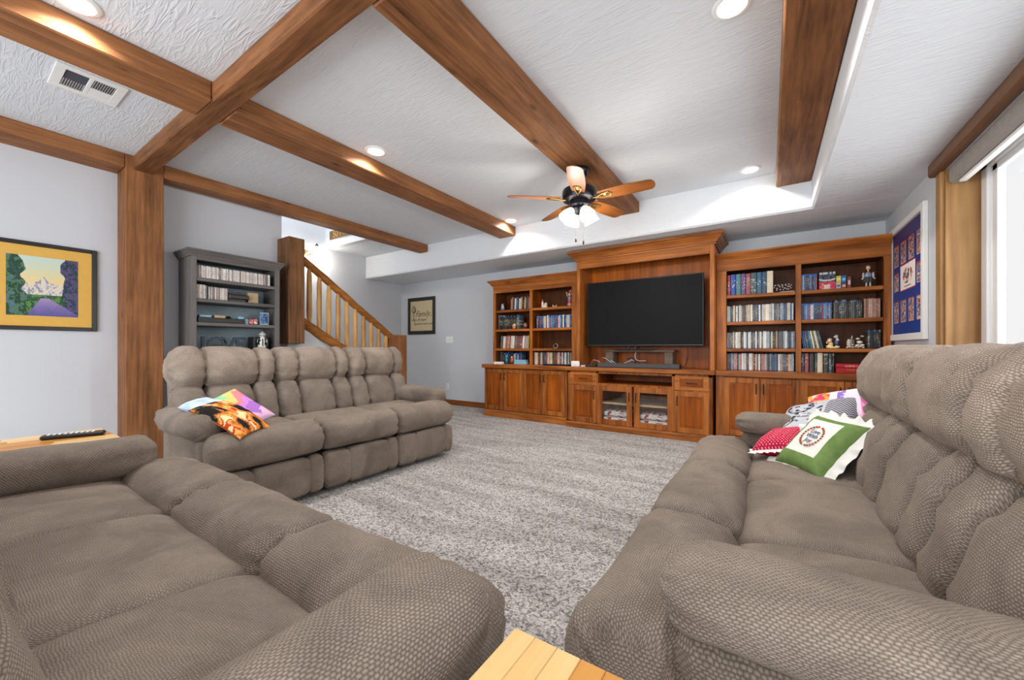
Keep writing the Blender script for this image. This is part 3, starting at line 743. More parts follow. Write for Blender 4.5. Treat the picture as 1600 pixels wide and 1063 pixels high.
# ------------------------------------------------------------------ television and media bits
t = thing('television', 'large flat screen television on a low stand in the hutch', 'television', (-1.32, 4.93, 1.026))
box(-2.03, -0.617, 4.905, 4.935, 1.072, 1.918, b=0.006).build('bezel', M['black'], t)
box(-2.018, -0.629, 4.9035, 4.906, 1.092, 1.908, b=0.0005).build('screen', M['screen'], t)
box(-1.86, -0.79, 4.935, 4.975, 1.12, 1.6, b=0.02).build('back_housing', M['black'], t)
c = MB(); c.box(-1.66, -1.20, 4.90, 5.12, 1.026, 1.034, b=0.003); c.box(-1.50, -1.48, 4.94, 4.97, 1.03, 1.13); c.box(-1.41, -1.39, 4.94, 4.97, 1.03, 1.13); c.build('stand', M['black'], t)
t = thing('tv_riser', 'grey brown wooden riser shelf under the television', 'riser', (-1.38, 5.06, CT))
box(-1.82, -0.945, 4.95, 5.17, 0.998, 1.025, b=0.003).build('riser_top', M['riser'], t)
box(-1.80, -1.70, 4.96, 5.16, CT, 0.998, b=0.003).build('riser_leg', M['riser'], t); box(-1.06, -0.965, 4.96, 5.16, CT, 0.998, b=0.003).build('riser_leg', M['riser'], t)
t = thing('soundbar', 'long grey cloth soundbar on the counter below the television', 'soundbar', (-1.37, 4.87, CT))
c = MB(); c.prism([(4.83, CT + 0.002), (4.825, CT + 0.01), (4.835, CT + 0.05), (4.85, CT + 0.056), (4.92, CT + 0.056), (4.925, CT + 0.002)], -1.862, -0.868, 'x'); c.build('grille_body', M['soundbar'], t)
c = MB(); c.box(-1.868, -1.862, 4.826, 4.925, CT + 0.002, CT + 0.055); c.box(-0.868, -0.862, 4.826, 4.925, CT + 0.002, CT + 0.055); c.build('end_cap', M['black'], t)
t = thing('router', 'small white box standing on the counter left of the soundbar', 'router', (-2.16, 4.79, CT))
box(-2.215, -2.10, 4.775, 4.81, CT, CT + 0.075, b=0.008).build('casing', M['white'], t)
box(-2.185, -2.13, 4.7735, 4.7755, CT + 0.02, CT + 0.026, b=0.0005).build('status_light', M['cable'], t)
MB().box(-2.09, -2.03, 4.80, 4.84, CT, CT + 0.02, b=0.004).build('power_adapter', M['cable'], None, label='small pale adapter lying right of the white box on the counter', cat='adapter')
t = thing('media_player', 'low black set top box at the left end of the soundbar', 'media player', (-1.95, 4.87, CT))
box(-2.03, -1.885, 4.83, 4.93, CT, CT + 0.032, b=0.005).build('casing', M['black'], t)
box(-2.0, -1.92, 4.828, 4.831, CT + 0.012, CT + 0.018, b=0.0005).build('front_display', M['soundbar'], t)
def cable(pts, mat, label, r=0.004):
    MB().tube(pts, r, 6).build('cable', mat, None, True, label=label, cat='cable', group='loose cables behind the soundbar')
def loop(cx, cz, r, y, a0, a1, n=18): return [(cx + r * cos(a0 + (a1 - a0) * k / n), y + 0.01 * sin(k), cz + r * sin(a0 + (a1 - a0) * k / n)) for k in range(n + 1)]
cable([(-2.06, 5.08, CT + 0.02), (-1.98, 4.98, CT + 0.09), (-1.90, 4.965, CT + 0.075), (-1.86, 4.96, CT + 0.03), (-1.80, 4.94, CT + 0.008)], M['cable'], 'grey cable arching up at the left end of the soundbar')
cable([(-1.86, 5.0, CT + 0.12), (-1.80, 4.95, CT + 0.115), (-1.74, 4.945, CT + 0.075), (-1.66, 4.94, CT + 0.02)], M['cable'], 'white cable slanting down in front of the left riser leg')
cable([(-1.72, 4.94, CT + 0.09), (-1.62, 4.945, CT + 0.02), (-1.50, 4.945, CT + 0.075), (-1.45, 4.945, CT + 0.098), (-1.41, 4.95, CT + 0.08)], M['cable'], 'white cable rising from the soundbar to the cable coil')
cable(loop(-1.465, CT + 0.062, 0.06, 4.945, -2.6, 2.4), M['blackcable'], 'coiled black cable behind the middle of the soundbar', 0.007)
cable(loop(-1.47, CT + 0.062, 0.045, 4.955, -1.2, 3.2), M['ink_blue'], 'blue coiled cable inside the black cable coil', 0.006)
cable([(-1.40, 4.95, 0.996), (-1.415, 4.955, 0.95), (-1.40, 4.96, 0.90), (-1.36, 4.96, 0.885), (-1.28, 4.96, 0.89)], M['cable'], 'white cable hanging in a hook below the riser top')
cable([(-0.80, 4.98, 1.09), (-0.80, 5.0, 0.95), (-0.83, 5.0, 0.84), (-0.88, 5.0, CT + 0.005)], M['blackcable'], 'thin black cable hanging right of the riser')
MB().box(-3.535, -3.395, 4.82, 4.90, CT, CT + 0.036, b=0.004).build('white_box', M['white'], None, label='flat white box at the left end of the left countertop', cat='box')
t = thing('black_tray', 'low black tray in front of the films on the left countertop', 'tray', (-2.47, 4.86, CT))
c = MB(); c.box(-2.67, -2.275, 4.82, 4.93, CT, CT + 0.008, b=0.002)
c.box(-2.67, -2.275, 4.82, 4.826, CT + 0.008, CT + 0.022, b=0.001); c.box(-2.67, -2.275, 4.924, 4.93, CT + 0.008, CT + 0.022, b=0.001); c.box(-2.67, -2.664, 4.826, 4.924, CT + 0.008, CT + 0.022, b=0.001); c.box(-2.281, -2.275, 4.826, 4.924, CT + 0.008, CT + 0.022, b=0.001)
c.build('tray_body', M['black'], t)
for k in range(3): MB().lathe([(0.012, 0), (0.012, 0.012), (0.0, 0.014)], (-2.6 + 0.13 * k, 4.87, CT + 0.008), 10).build('dial', M['soundbar'], t)
# folded quilts behind the glass doors
def quilt_col(u, v):
    n = vn(u * 17, v * 11, 5); k = vn(u * 9 + 3, v * 9, 9)
    if k > 0.70: return (170, 44, 48)
    if k > 0.64: return (60, 70, 62)
    return lerp((206, 204, 204), (238, 236, 234), n)
def soft_slab(w, d, h, fn, mat, nx=26, ny=16, nz=8, seed=0):
    vs = []; fs = []; cs = []
    N = 2 * (ny + nz)
    for i in range(nx + 1):
        u = i / nx
        e = min(u, 1 - u) * w; s_ = 0.86 + 0.14 * sqrt(max(0, 1 - max(0, 1 - e / 0.03) ** 2))
        for k in range(N):
            a = 2 * PI * k / N; ca, sa = cos(a), sin(a)
            y = (abs(ca) ** 0.45) * (1 if ca > 0 else -1) * d / 2 * s_
            z = (abs(sa) ** 0.6) * (1 if sa > 0 else -1) * h / 2 * s_ + 0.010 * (vn(u * 7, k / N * 9, seed) - 0.5)
            vs.append(((u - 0.5) * w, y, z + h / 2))
    for i in range(nx):
        for k in range(N):
            fs.append([i * N + k, i * N + (k + 1) % N, (i + 1) * N + (k + 1) % N, (i + 1) * N + k][::-1]); cs.append(fn(i / nx * w * 4, k / N * 2))
    fs.append(list(range(N))); cs.append(fn(0, 0)); fs.append([nx * N + k for k in range(N)][::-1]); cs.append(fn(0.3, 0.2))
    return color_mesh('soft_slab', vs, fs, cs, mat)
for x, wd, lb in ((-1.60, 0.36, 'folded red sprigged white quilt behind the left glass door'), (-1.14, 0.36, 'folded red sprigged white quilt behind the right glass door')):
    t = thing('folded_quilt', lb, 'quilt', (x, 4.95, 0.08), 'folded quilts in the console')
    part_mesh('lower_fold', soft_slab(wd, 0.30, 0.09, quilt_col, M['textile'], seed=1), t, (0, 0, 0.004)); part_mesh('upper_fold', soft_slab(wd * 0.97, 0.29, 0.075, quilt_col, M['textile'], seed=4), t, (0, 0, 0.092))

# ------------------------------------------------------------------ books, films and discs
unit = {}
def unit_case(matname, kind):
    """unit box, spine at y=0 facing -Y; slightly rounded spine for books, lipped plastic case for films"""
    key = (matname, kind)
    if key in unit: return unit[key]
    c = MB()
    if kind == 'book':
        pr = [(0, 0.03), (0.1, 0.008), (0.3, 0), (0.7, 0), (0.9, 0.008), (1, 0.03), (1, 1), (0, 1)]
        c.prism(pr, 0, 1, 'z')
    else:
        c.box(0, 1, 0, 1, 0, 1, b=0.035)
    unit[key] = c.mesh(kind, mats=(M[matname],)); return unit[key]
def put_case(name, matname, kind, x, y, z, w, d, h, label, cat, group, rot=None, lean=0.0):
    o = bpy.data.objects.new(name, unit_case(matname, kind)); link(o)
    o.location = (x, y, z); o.scale = (w, d, h)
    if rot is not None: o.rotation_euler = (0, 0, rot)
    if lean: o.rotation_euler = (0, lean, 0)
    return tag(o, label, cat, group)
def shelf_row(name, kind, matname, cat, x0, x1, z, tw, hh, label, group, yf=5.055, depth=0.14, lean=0.0, rng=None, along='x', xf=None):
    r = rng or random.Random(hash(label) % 1000 if False else sum(map(ord, label)))
    x = x0; cnt = 0
    def nth(k): return '%d%s' % (k, 'th' if 10 <= k % 100 <= 20 else {1: 'st', 2: 'nd', 3: 'rd'}.get(k % 10, 'th'))
    lab0 = label
    while True:
        w = r.uniform(*tw)
        if x + w > x1: break
        cnt += 1; label = '%s, %s from left' % (lab0, nth(cnt))
        h = r.uniform(*hh); jy = r.uniform(-0.006, 0.006)
        mt = matname if isinstance(matname, str) else r.choice(matname)
        if along == 'x':
            l_ = lean * r.uniform(0.8, 1.1) if lean else 0
            put_case(name, mt, kind, x - (h * sin(l_) if l_ < 0 else 0) * 0, yf + jy, z + (abs(sin(l_)) * w if l_ > 0 else 0), w - 0.0008, depth, h, label, cat, group, None, l_)
        else:
            put_case(name, mt, kind, xf + jy, x, z, w - 0.0006, depth, h, label, cat, group, PI / 2)
        x += w + (w * (1 / cos(lean) - 1) if lean else 0)
Z1, Z2, Z3, Z4 = 1.6455, 1.3425, 1.0435, CT + 0.0005
FT = (0.0125, 0.0165); FH = (0.182, 0.191)
film = lambda x0, x1, z, m, lb, gp, **k: shelf_row('film_case', 'film', m, 'film case', x0, x1, z, k.pop('tw', FT), k.pop('hh', FH), lb, gp, **k)
film(-0.397, 0.232, Z2, 'spine_film', 'film case in the second row, left bay of right bookcase', 'films on the second shelf, left bay of right bookcase')
film(-0.397, 0.232, Z3, 'spine_film', 'film case in the third row, left bay of right bookcase', 'films on the third shelf, left bay of right bookcase')
film(-0.397, 0.232, Z4, ['spine_film', 'spine_warm'], 'film case in the bottom row, left bay of right bookcase', 'films in the bottom row, left bay of right bookcase')
film(0.284, 0.545, Z2, 'spine_blue', 'blue topped film case, second row of the right bookcase', 'blue film cases on the second shelf, right bay', tw=(0.012, 0.015), hh=(0.168, 0.176))
film(0.546, 0.775, Z2, 'spine_dark', 'dark film case mid second row of the right bookcase', 'dark film cases on the second shelf, right bay', tw=(0.013, 0.016), hh=(0.178, 0.19))
film(0.776, 0.909, Z2, 'spine_red', 'tan red film case ending the second row, right bookcase', 'tan film cases on the second shelf, right bay', tw=(0.0135, 0.0165), hh=(0.186, 0.192))
film(0.284, 0.425, Z1, 'spine_blue', 'thin blue film case on the top right shelf', 'thin blue film cases on the top right shelf', tw=(0.0105, 0.0135), hh=(0.170, 0.178))
film(0.805, 0.905, Z3, 'spine_dark', 'dark film case ending the third shelf, right bookcase', 'dark film cases at the end of the third shelf', tw=(0.0145, 0.022), hh=(0.178, 0.19))
# nine big volumes, top left shelf of the right bookcase
x = -0.396
for nm, w in (('red', 0.036), ('blue', 0.052), ('teal', 0.050), ('purple', 0.046), ('rose', 0.046), ('slate', 0.058), ('sea', 0.048), ('navy', 0.044), ('cream', 0.058)):
    lb = {'red': 'dark red', 'blue': 'bright blue', 'teal': 'pale teal', 'purple': 'purple', 'rose': 'rose brown', 'slate': 'dark slate', 'sea': 'sea blue', 'navy': 'greyish navy', 'cream': 'cream'}[nm]
    put_case('book', 'book_' + nm, 'book', x, 5.045, Z1, w - 0.002, 0.17, 0.236 + 0.004 * (nm == 'cream') - 0.004 * (nm in ('red', 'rose')), 'thick %s hardback in the row of nine on the top shelf' % lb, 'book', 'nine hardbacks on the top left shelf')
    x += w
# leaning books, third shelf right bay
cols = ['book_navy', 'book_blue', 'book_slate', 'book_navy', 'book_teal', 'book_cream', 'book_slate', 'spine_warm', 'book_navy', 'book_slate']
x = 0.300
for k, m in enumerate(cols):
    w = (0.013, 0.016, 0.02, 0.012, 0.018, 0.016, 0.012, 0.022, 0.012, 0.016)[k]; ln = -0.12 - 0.010 * k
    h = 0.187 - 0.002 * (k % 3)
    o = put_case('leaning_book', m, 'book', x, 5.05, Z3, w - 0.001, 0.15, h, 'book leaning left beside the pale figurine, %s from left on the third shelf' % ('first', 'second', 'third', 'fourth', 'fifth', 'sixth', 'seventh', 'eighth', 'ninth', 'tenth')[k], 'book', 'leaning books on the third shelf', None, ln)
    o.location.z = Z3 + (w - 0.001) * 0.0 + 0.0; o.location.z += max(0, sin(-ln) * 0) 
    # pivot on the lower right edge: lift so the lowest corner touches the shelf
    o.location.z = Z3 - min(0, (w - 0.001) * -sin(ln)) + 0.0005
    x += w / cos(ln) + 0.001
# bottom right bay: few thick books
for k, (x, w, m, lb) in enumerate(((0.284, 0.026, 'book_navy', 'dark navy book at the left of the bottom right bay'), (0.312, 0.036, 'book_rose', 'pink spined book near the left of the bottom right bay'), (0.352, 0.040, 'spine_dark', 'black book between the pink and the white book'), (0.395, 0.020, 'book_slate', 'slim grey book left of the white book'), (0.416, 0.046, 'book_cream', 'white book with a small figure on its spine'), (0.466, 0.040, 'spine_dark', 'black book right of the white book, bottom right bay'), (0.508, 0.026, 'book_slate', 'charcoal book in the bottom right bay'), (0.535, 0.018, 'spine_dark', 'thin black book beside the red box'))):
    o = put_case('book', m, 'book', x, 5.045, Z4, w - 0.002, 0.16, 0.192 if k != 4 else 0.198, lb, 'book', 'books in the bottom right bay')
t = thing('red_box', 'long glossy red box with pale lettering at the bottom right', 'box', (0.715, 5.10, CT))
box(0.562, 0.872, 5.035, 5.20, CT + 0.0005, CT + 0.052, b=0.003).build('box_base', M['redbox'], t); box(0.560, 0.874, 5.032, 5.203, CT + 0.053, CT + 0.094, b=0.003).build('box_lid', M['redbox'], t)
part_mesh('lettering', text_mesh('SCENE NIGHT', 0.026, 0.0004, mat=M['ink_pale']), t, Vector((0.715, 5.0315, CT + 0.068)) - ORG[t], (PI / 2, 0, 0))
part_mesh('lettering', text_mesh('SCENE   NIGHT', 0.020, 0.0004, mat=M['signgold']), t, Vector((0.715, 5.0345, CT + 0.032)) - ORG[t], (PI / 2, 0, 0))
# boxes and sets on top right shelf
def set_col(u, v):
    if v < 0.42: return pick([(214, 40, 90), (226, 70, 110), (190, 40, 70), (232, 150, 120), (206, 50, 86)], vn(u * 9, v * 7, 3)) if abs(u - 0.5) > 0.2 or v > 0.25 else (236, 210, 210)
    d = abs(v - 0.60 + 0.16 * (1 - (2 * u - 1) ** 2) * 0.6)
    if d < 0.05: return (200, 200, 212)
    if v > 0.88 and vn(u * 10, 3, 2) > 0.5: return (200, 204, 208)
    return pick([(36, 44, 56), (60, 74, 84), (84, 96, 104), (30, 34, 44)], vn(u * 14, v * 6, 8))
t = thing('boxed_film_set', 'boxed film set with pink and dark artwork on the top right shelf', 'box', (0.495, 5.1, Z1))
box(0.428, 0.562, 5.052, 5.19, Z1, Z1 + 0.178, b=0.002).build('slipcase', M['black'], t)
part_mesh('front_print', paint_grid(0.130, 0.172, 26, 30, set_col, M['print']), t, Vector((0.495, 5.0512, Z1 + 0.089)) - ORG[t], (PI / 2, 0, 0))
def small_box(x0, x1, z0, z1, rgb, label, band=None):
    t = thing('small_box', label, 'box', ((x0 + x1) / 2, 5.09, z0), 'little coloured boxes on the top right shelf')
    m = plain('card_%d_%d_%d' % rgb, rgb, 0.5)
    box(x0, x1, 5.06, 5.13, z0, z1, b=0.002).build('carton', m, t)
    box(x0 + 0.006, x1 - 0.006, 5.0588, 5.0602, z0 + (z1 - z0) * 0.3, z0 + (z1 - z0) * 0.68, b=0.0003).build('carton_label', plain('label_%d_%d' % (rgb[0], rgb[2]), band, 0.5), t)
small_box(0.566, 0.606, Z1 + 0.063, Z1 + 0.13, (216, 200, 80), 'yellow box on top of the pale box, top right shelf', (240, 228, 130))
small_box(0.566, 0.604, Z1, Z1 + 0.062, (206, 204, 208), 'pale box under the yellow box, top right shelf', (120, 110, 120))
small_box(0.608, 0.645, Z1 + 0.055, Z1 + 0.13, (30, 100, 170), 'blue box on top of the red brown box, top right shelf', (120, 200, 230))
small_box(0.608, 0.645, Z1, Z1 + 0.054, (150, 70, 50), 'red brown box under the blue box, top right shelf', (220, 200, 210))
small_box(0.652, 0.682, Z1, Z1 + 0.115, (130, 70, 46), 'upright brown box right of the stacked boxes', (226, 190, 210))
# left bookcase rows
film(-3.375, -3.03, Z1, ['spine_warm', 'spine_film'], 'film case on the top shelf, left bookcase', 'films on the top shelf of the left bookcase', tw=(0.012, 0.026), hh=(0.172, 0.20), lean=0.05)
film(-3.605, -3.45, Z2, 'spine_dark', 'dark film case starting the second shelf, left bookcase', 'dark films on the second shelf of the left bookcase', hh=(0.215, 0.228), tw=(0.014, 0.02))
film(-3.45, -3.215, Z2, 'spine_dark', 'dark reddish film case mid second shelf, left bookcase', 'reddish films on the second shelf of the left bookcase', hh=(0.20, 0.222), tw=(0.016, 0.024))
shelf_row('book', 'book', 'spine_warm', 'book', -3.575, -3.045, Z3, (0.018, 0.032), (0.186, 0.20), 'pale tilted book on the third shelf, left bookcase', 'tilted books on the third shelf of the left bookcase', lean=0.09)
film(-3.61, -3.20, Z4 , ['spine_blue', 'spine_dark'], 'film case in the bottom left bay, left bookcase', 'films in the bottom left bay of the left bookcase', tw=(0.016, 0.024), hh=(0.16, 0.19), yf=5.10)
film(-2.90, -2.312, Z2, ['spine_blue', 'spine_film', 'spine_blue'], 'bright film case, second row, right bay of left bookcase', 'films on the second shelf, right bay of left bookcase', tw=(0.014, 0.02), hh=(0.176, 0.19))
film(-2.948, -2.312, Z4, ['spine_warm', 'spine_film'], 'film case, bottom row, right bay of left bookcase', 'films in the bottom right bay of the left bookcase', tw=(0.015, 0.021), hh=(0.178, 0.192))
for k in range(2):
    MB().box(-3.29 + 0.004 * k, -3.065 - 0.01 * k, 5.02, 5.09, CT + 0.0005 + 0.034 * k, CT + 0.033 + 0.034 * k, b=0.003).build('flat_box', M['bluebox'], None, label=('lower' if k == 0 else 'upper') + ' pale blue flat box of the pair in the bottom left bay', cat='box', group='pale blue boxes in the left bookcase')
# grey bookcase
t = thing('grey_bookcase', 'tall grey stained bookcase against the left wall behind the left sofa', 'bookcase', (-4.71, 1.77, 0))
bx, bb = -4.542, -4.876
box(bb, bx - 0.02, 1.375, 1.398, 0, 1.95).build('side_panel', M['greyZ'], t); box(bb, bx - 0.02, 2.145, 2.168, 0, 1.95).build('side_panel', M['greyZ'], t)
box(bx - 0.02, bx, 1.375, 1.417, 0, 1.95).build('stile', M['greyZ'], t); box(bx - 0.02, bx, 2.120, 2.168, 0, 1.95).build('stile', M['greyZ'], t)
box(bb, bb + 0.01, 1.398, 2.145, 0, 1.93).build('back_panel', M['greyback'], t)
box(bx - 0.02, bx, 1.417, 2.12, 1.893, 1.95).build('fascia', M['greyY'], t); box(bb, bx - 0.02, 1.398, 2.145, 1.915, 1.94).build('top_panel', M['greyY'], t)
for z in (1.728, 1.528, 1.299, 1.0, 0.70, 0.40, 0.10): box(bb + 0.01, bx - 0.006, 1.399, 2.144, z - 0.033, z, b=0.004).build('shelf', M['greyY'], t)
box(bx - 0.016, bx + 0.004, 1.375, 2.168, 0, 0.09).build('plinth', M['greyY'], t)
c = MB(); crown(c, 1.375, 2.168, 0, 0.335, [(0, 1.925), (0.010, 1.925), (0.014, 1.94), (0.026, 1.955), (0.034, 1.972), (0.042, 1.976), (0.042, 1.992), (0, 1.992)])
c.v = [(bx - p[1], p[0], p[2]) for p in c.v]; c.build('crown_moulding', M['greyY'], t)
shelf_row('disc_case', 'film', 'spine_cd', 'disc case', 1.420, 2.085, 1.7285, (0.0098, 0.0112), (0.118, 0.124), 'pale disc case on the top shelf of the grey bookcase', 'disc cases on the top shelf of the grey bookcase', along='y', xf=-4.575, depth=0.125)
shelf_row('disc_case', 'film', 'spine_cd', 'disc case', 1.424, 1.508, 1.5285, (0.0098, 0.0112), (0.132, 0.138), 'taller disc case on the second shelf, grey bookcase', 'taller disc cases on the second shelf of the grey bookcase', along='y', xf=-4.575, depth=0.125)
shelf_row('disc_case', 'film', 'spine_cd', 'disc case', 1.522, 1.690, 1.5285, (0.0098, 0.0112), (0.120, 0.126), 'shorter disc case on the second shelf, grey bookcase', 'shorter disc cases on the second shelf of the grey bookcase', along='y', xf=-4.575, depth=0.125)
t = thing('disc_player', 'black disc player stacked on the second shelf of the grey bookcase', 'player', (-4.66, 1.78, 1.528))
box(-4.76, -4.57, 1.695, 1.845, 1.5285, 1.552, b=0.003).build('lower_unit', M['soundbar'], t); box(-4.76, -4.562, 1.692, 1.875, 1.553, 1.598, b=0.006).build('casing', M['black'], t)
box(-4.76, -4.575, 1.70, 1.81, 1.599, 1.622, b=0.003).build('top_unit', M['soundbar'], t)
box(-4.74, -4.60, 1.878, 1.975, 1.5285, 1.638, b=0.002).build('kraft_box', M['kraft'], None, label='plain tan carton right of the black player, grey bookcase', cat='box')
t = thing('game_console', 'long black component on the third shelf of the grey bookcase', 'player', (-4.66, 1.64, 1.299))
box(-4.76, -4.575, 1.435, 1.842, 1.2995, 1.350, b=0.004).build('casing', M['black'], t); box(-4.5765, -4.574, 1.46, 1.80, 1.318, 1.326, b=0.0005).build('display_strip', M['soundbar'], t)
box(-4.72, -4.60, 1.455, 1.555, 1.3505, 1.376, b=0.003).build('silver_box', M['bluebox'], None, label='pale blue box lying at the left on the long black component', cat='box')
box(-4.72, -4.60, 1.582, 1.672, 1.3505, 1.378, b=0.003).build('tan_box', M['kraft'], None, label='tan box lying mid way on the long black component', cat='box')
c = MB(); c.lathe([(0.022, 0), (0.024, 0.006), (0.018, 0.018), (0.006, 0.024), (0, 0.025)], (-4.62, 1.705, 1.3505), 14); c.build('small_dome', M['bronze'], None, True, label='small dark dome on the long black component', cat='ornament')
box(-4.65, -4.60, 1.79, 1.838, 1.3505, 1.378, b=0.003).build('blue_case', M['bluebox'], None, label='pale case at the right end of the long black component', cat='box')
t = thing('pale_card', 'small pale blue card standing left of the red tin', 'card', (-4.6, 1.86, 1.299))
box(-4.605, -4.60, 1.846, 1.878, 1.2995, 1.355, b=0.001).build('card_sheet', M['bluebox'], t)
def tin_col(u, v): return pick([(206, 60, 70), (236, 226, 224), (190, 40, 50), (226, 150, 150)], fbm(u * 6, v * 4, 2))
t = thing('red_tin', 'small red and white tin on the third shelf, left of the blue photo frame', 'tin', (-4.62, 1.93, 1.299))
box(-4.66, -4.598, 1.882, 1.972, 1.2995, 1.362, b=0.012).build('tin_body', plain('red_tin_side', (196, 60, 66), 0.4), t)
part_mesh('tin_print', paint_grid(0.074, 0.046, 14, 10, tin_col, M['print']), t, Vector((-4.5972, 1.927, 1.331)) - ORG[t], (PI / 2, 0, PI / 2))
def photo_col(u, v):
    d = math.hypot(u - 0.5, v - 0.5)
    if min(u, v, 1 - u, 1 - v) < 0.07: return (170, 196, 214)
    return lerp((190, 214, 236), (30, 60, 110), fbm(u * 4, v * 4, 6) * 1.6 - 0.3 + d * 0.3)
t = thing('photo_frame', 'small blue photo frame standing at the right of the third shelf', 'photo frame', (-4.62, 2.04, 1.299))
box(-4.625, -4.612, 1.992, 2.088, 1.2995, 1.44, b=0.002).build('frame_block', M['ink_blue'], t)
part_mesh('photo', paint_grid(0.088, 0.132, 18, 24, photo_col, M['print']), t, Vector((-4.6115, 2.04, 1.37)) - ORG[t], (PI / 2, 0, PI / 2))
M['loveletter'] = plain('distressed_blue_grey_letter', (66, 80, 94), 0.7, noise=0.8)
for ch, y, wd in (('L', 1.515, 0), ('O', 1.604, 0), ('V', 1.710, 0), ('E', 1.812, 0)):
    me = text_mesh(ch, 0.215, 0.010, mat=M['loveletter'], bevel=0.003)
    o = bpy.data.objects.new('wooden_letter', me); link(o); o.location = (-4.62, y, 1.0775); o.rotation_euler = (PI / 2, 0, PI / 2)
    tag(o, 'standing wooden letter %s of the word LOVE in the grey bookcase' % ch, 'letter', 'wooden letters spelling LOVE')
t = thing('ginger_jar', 'lidded black and white jar right of the letters in the grey bookcase', 'jar', (-4.63, 2.03, 1.0))
def lathe_col(prof, n, fn, mat, c=(0, 0, 0)):
    vs = []; fs = []; cs = []
    for r_, z in prof:
        for k in range(n): a = 2 * PI * k / n; vs.append((c[0] + r_ * cos(a), c[1] + r_ * sin(a), c[2] + z))
    for j in range(len(prof) - 1):
        for k in range(n): fs.append([j * n + k, j * n + (k + 1) % n, (j + 1) * n + (k + 1) % n, (j + 1) * n + k]); cs.append(fn(k / n, (j + 0.5) / len(prof)))
    return color_mesh('turned_form', vs, fs, cs, mat)
jar_col = lambda u, v: (30, 30, 34) if fbm(u * 14, v * 7, 3) > 0.56 else (222, 222, 214)
jp = [(0.026, 0.0), (0.03, 0.006), (0.034, 0.03), (0.044, 0.07), (0.05, 0.11), (0.048, 0.14), (0.036, 0.165), (0.026, 0.178), (0.026, 0.19)]
jp2 = []
for (a, b_) in zip(jp[:-1], jp[1:]):
    for k in range(3): jp2.append((a[0] + (b_[0] - a[0]) * k / 3, a[1] + (b_[1] - a[1]) * k / 3))
jp2.append(jp[-1])
part_mesh('jar_body', lathe_col(jp2, 26, jar_col, M['ceramic']), t, (0, 0, 0.0005))
part_mesh('lid', lathe_col([(0.034, 0.19), (0.036, 0.196), (0.028, 0.212), (0.012, 0.222), (0.008, 0.23), (0.011, 0.238), (0.006, 0.246), (0.0005, 0.248)], 20, lambda u, v: (196, 196, 190) if v < 0.5 else (60, 60, 62), M['ceramic']), t, (0, 0, 0))
box(-4.80, -4.66, 1.955, 2.115, 1.0005, 1.17, b=0.004).build('black_box', M['black'], None, label='black box behind the lidded jar in the grey bookcase', cat='box')

# ------------------------------------------------------------------ figurines on the shelves
def blobs(name, parent, items, n=12, m=8):
    vs = []; fs = []; cs = []
    for (c_, r_, col) in items:
        b_ = MB(); b_.ball(c_, r_, n, m); o = len(vs); vs += b_.v
        for f in b_.f: fs.append([o + k for k in f]); cs.append(col)
    me = color_mesh(name, [(p[0], p[1], p[2]) for p in vs], fs, cs, M['ceramic'])
    bm = bmesh.new(); bm.from_mesh(me); bmesh.ops.recalc_face_normals(bm, faces=bm.faces); bm.to_mesh(me); bm.free()
    return part_mesh(name, me, parent)
def fig(name, label, loc, parts, group='figurines on the shelves', cat='figurine'):
    t = thing(name, label, cat, loc, group)
    for nm, items in parts: blobs(nm, t, items)
    return t
SK = (226, 190, 160); WHT = (236, 230, 220); BLK = (32, 30, 32)
fig('figurine', 'pale ceramic couple of sitting figures on a cream base, third shelf', (0.545, 5.10, Z3), [
    ('figure_base', [((0, 0, 0.010), (0.056, 0.03, 0.011), (236, 222, 190)), ((-0.025, -0.005, 0.022), (0.03, 0.02, 0.016), (244, 226, 160)), ((0.035, 0, 0.018), (0.022, 0.02, 0.012), (232, 214, 190))]),
    ('seated_figure', [((-0.016, 0, 0.045), (0.020, 0.016, 0.024), (238, 206, 120)), ((-0.026, -0.004, 0.082), (0.019, 0.018, 0.021), (238, 206, 190)), ((-0.022, 0.004, 0.094), (0.021, 0.018, 0.014), (190, 140, 150)), ((-0.046, -0.004, 0.062), (0.008, 0.008, 0.014), SK)]),
    ('standing_figure', [((0.030, 0, 0.065), (0.016, 0.014, 0.034), (70, 100, 140)), ((0.037, 0, 0.088), (0.014, 0.013, 0.022), (200, 196, 220)), ((0.028, 0, 0.122), (0.016, 0.015, 0.018), (216, 214, 220)), ((0.016, -0.01, 0.118), (0.012, 0.008, 0.008), (240, 238, 236)), ((0.018, 0, 0.142), (0.005, 0.005, 0.012), (60, 60, 74)), ((0.042, 0, 0.142), (0.006, 0.005, 0.012), (60, 60, 74))])])
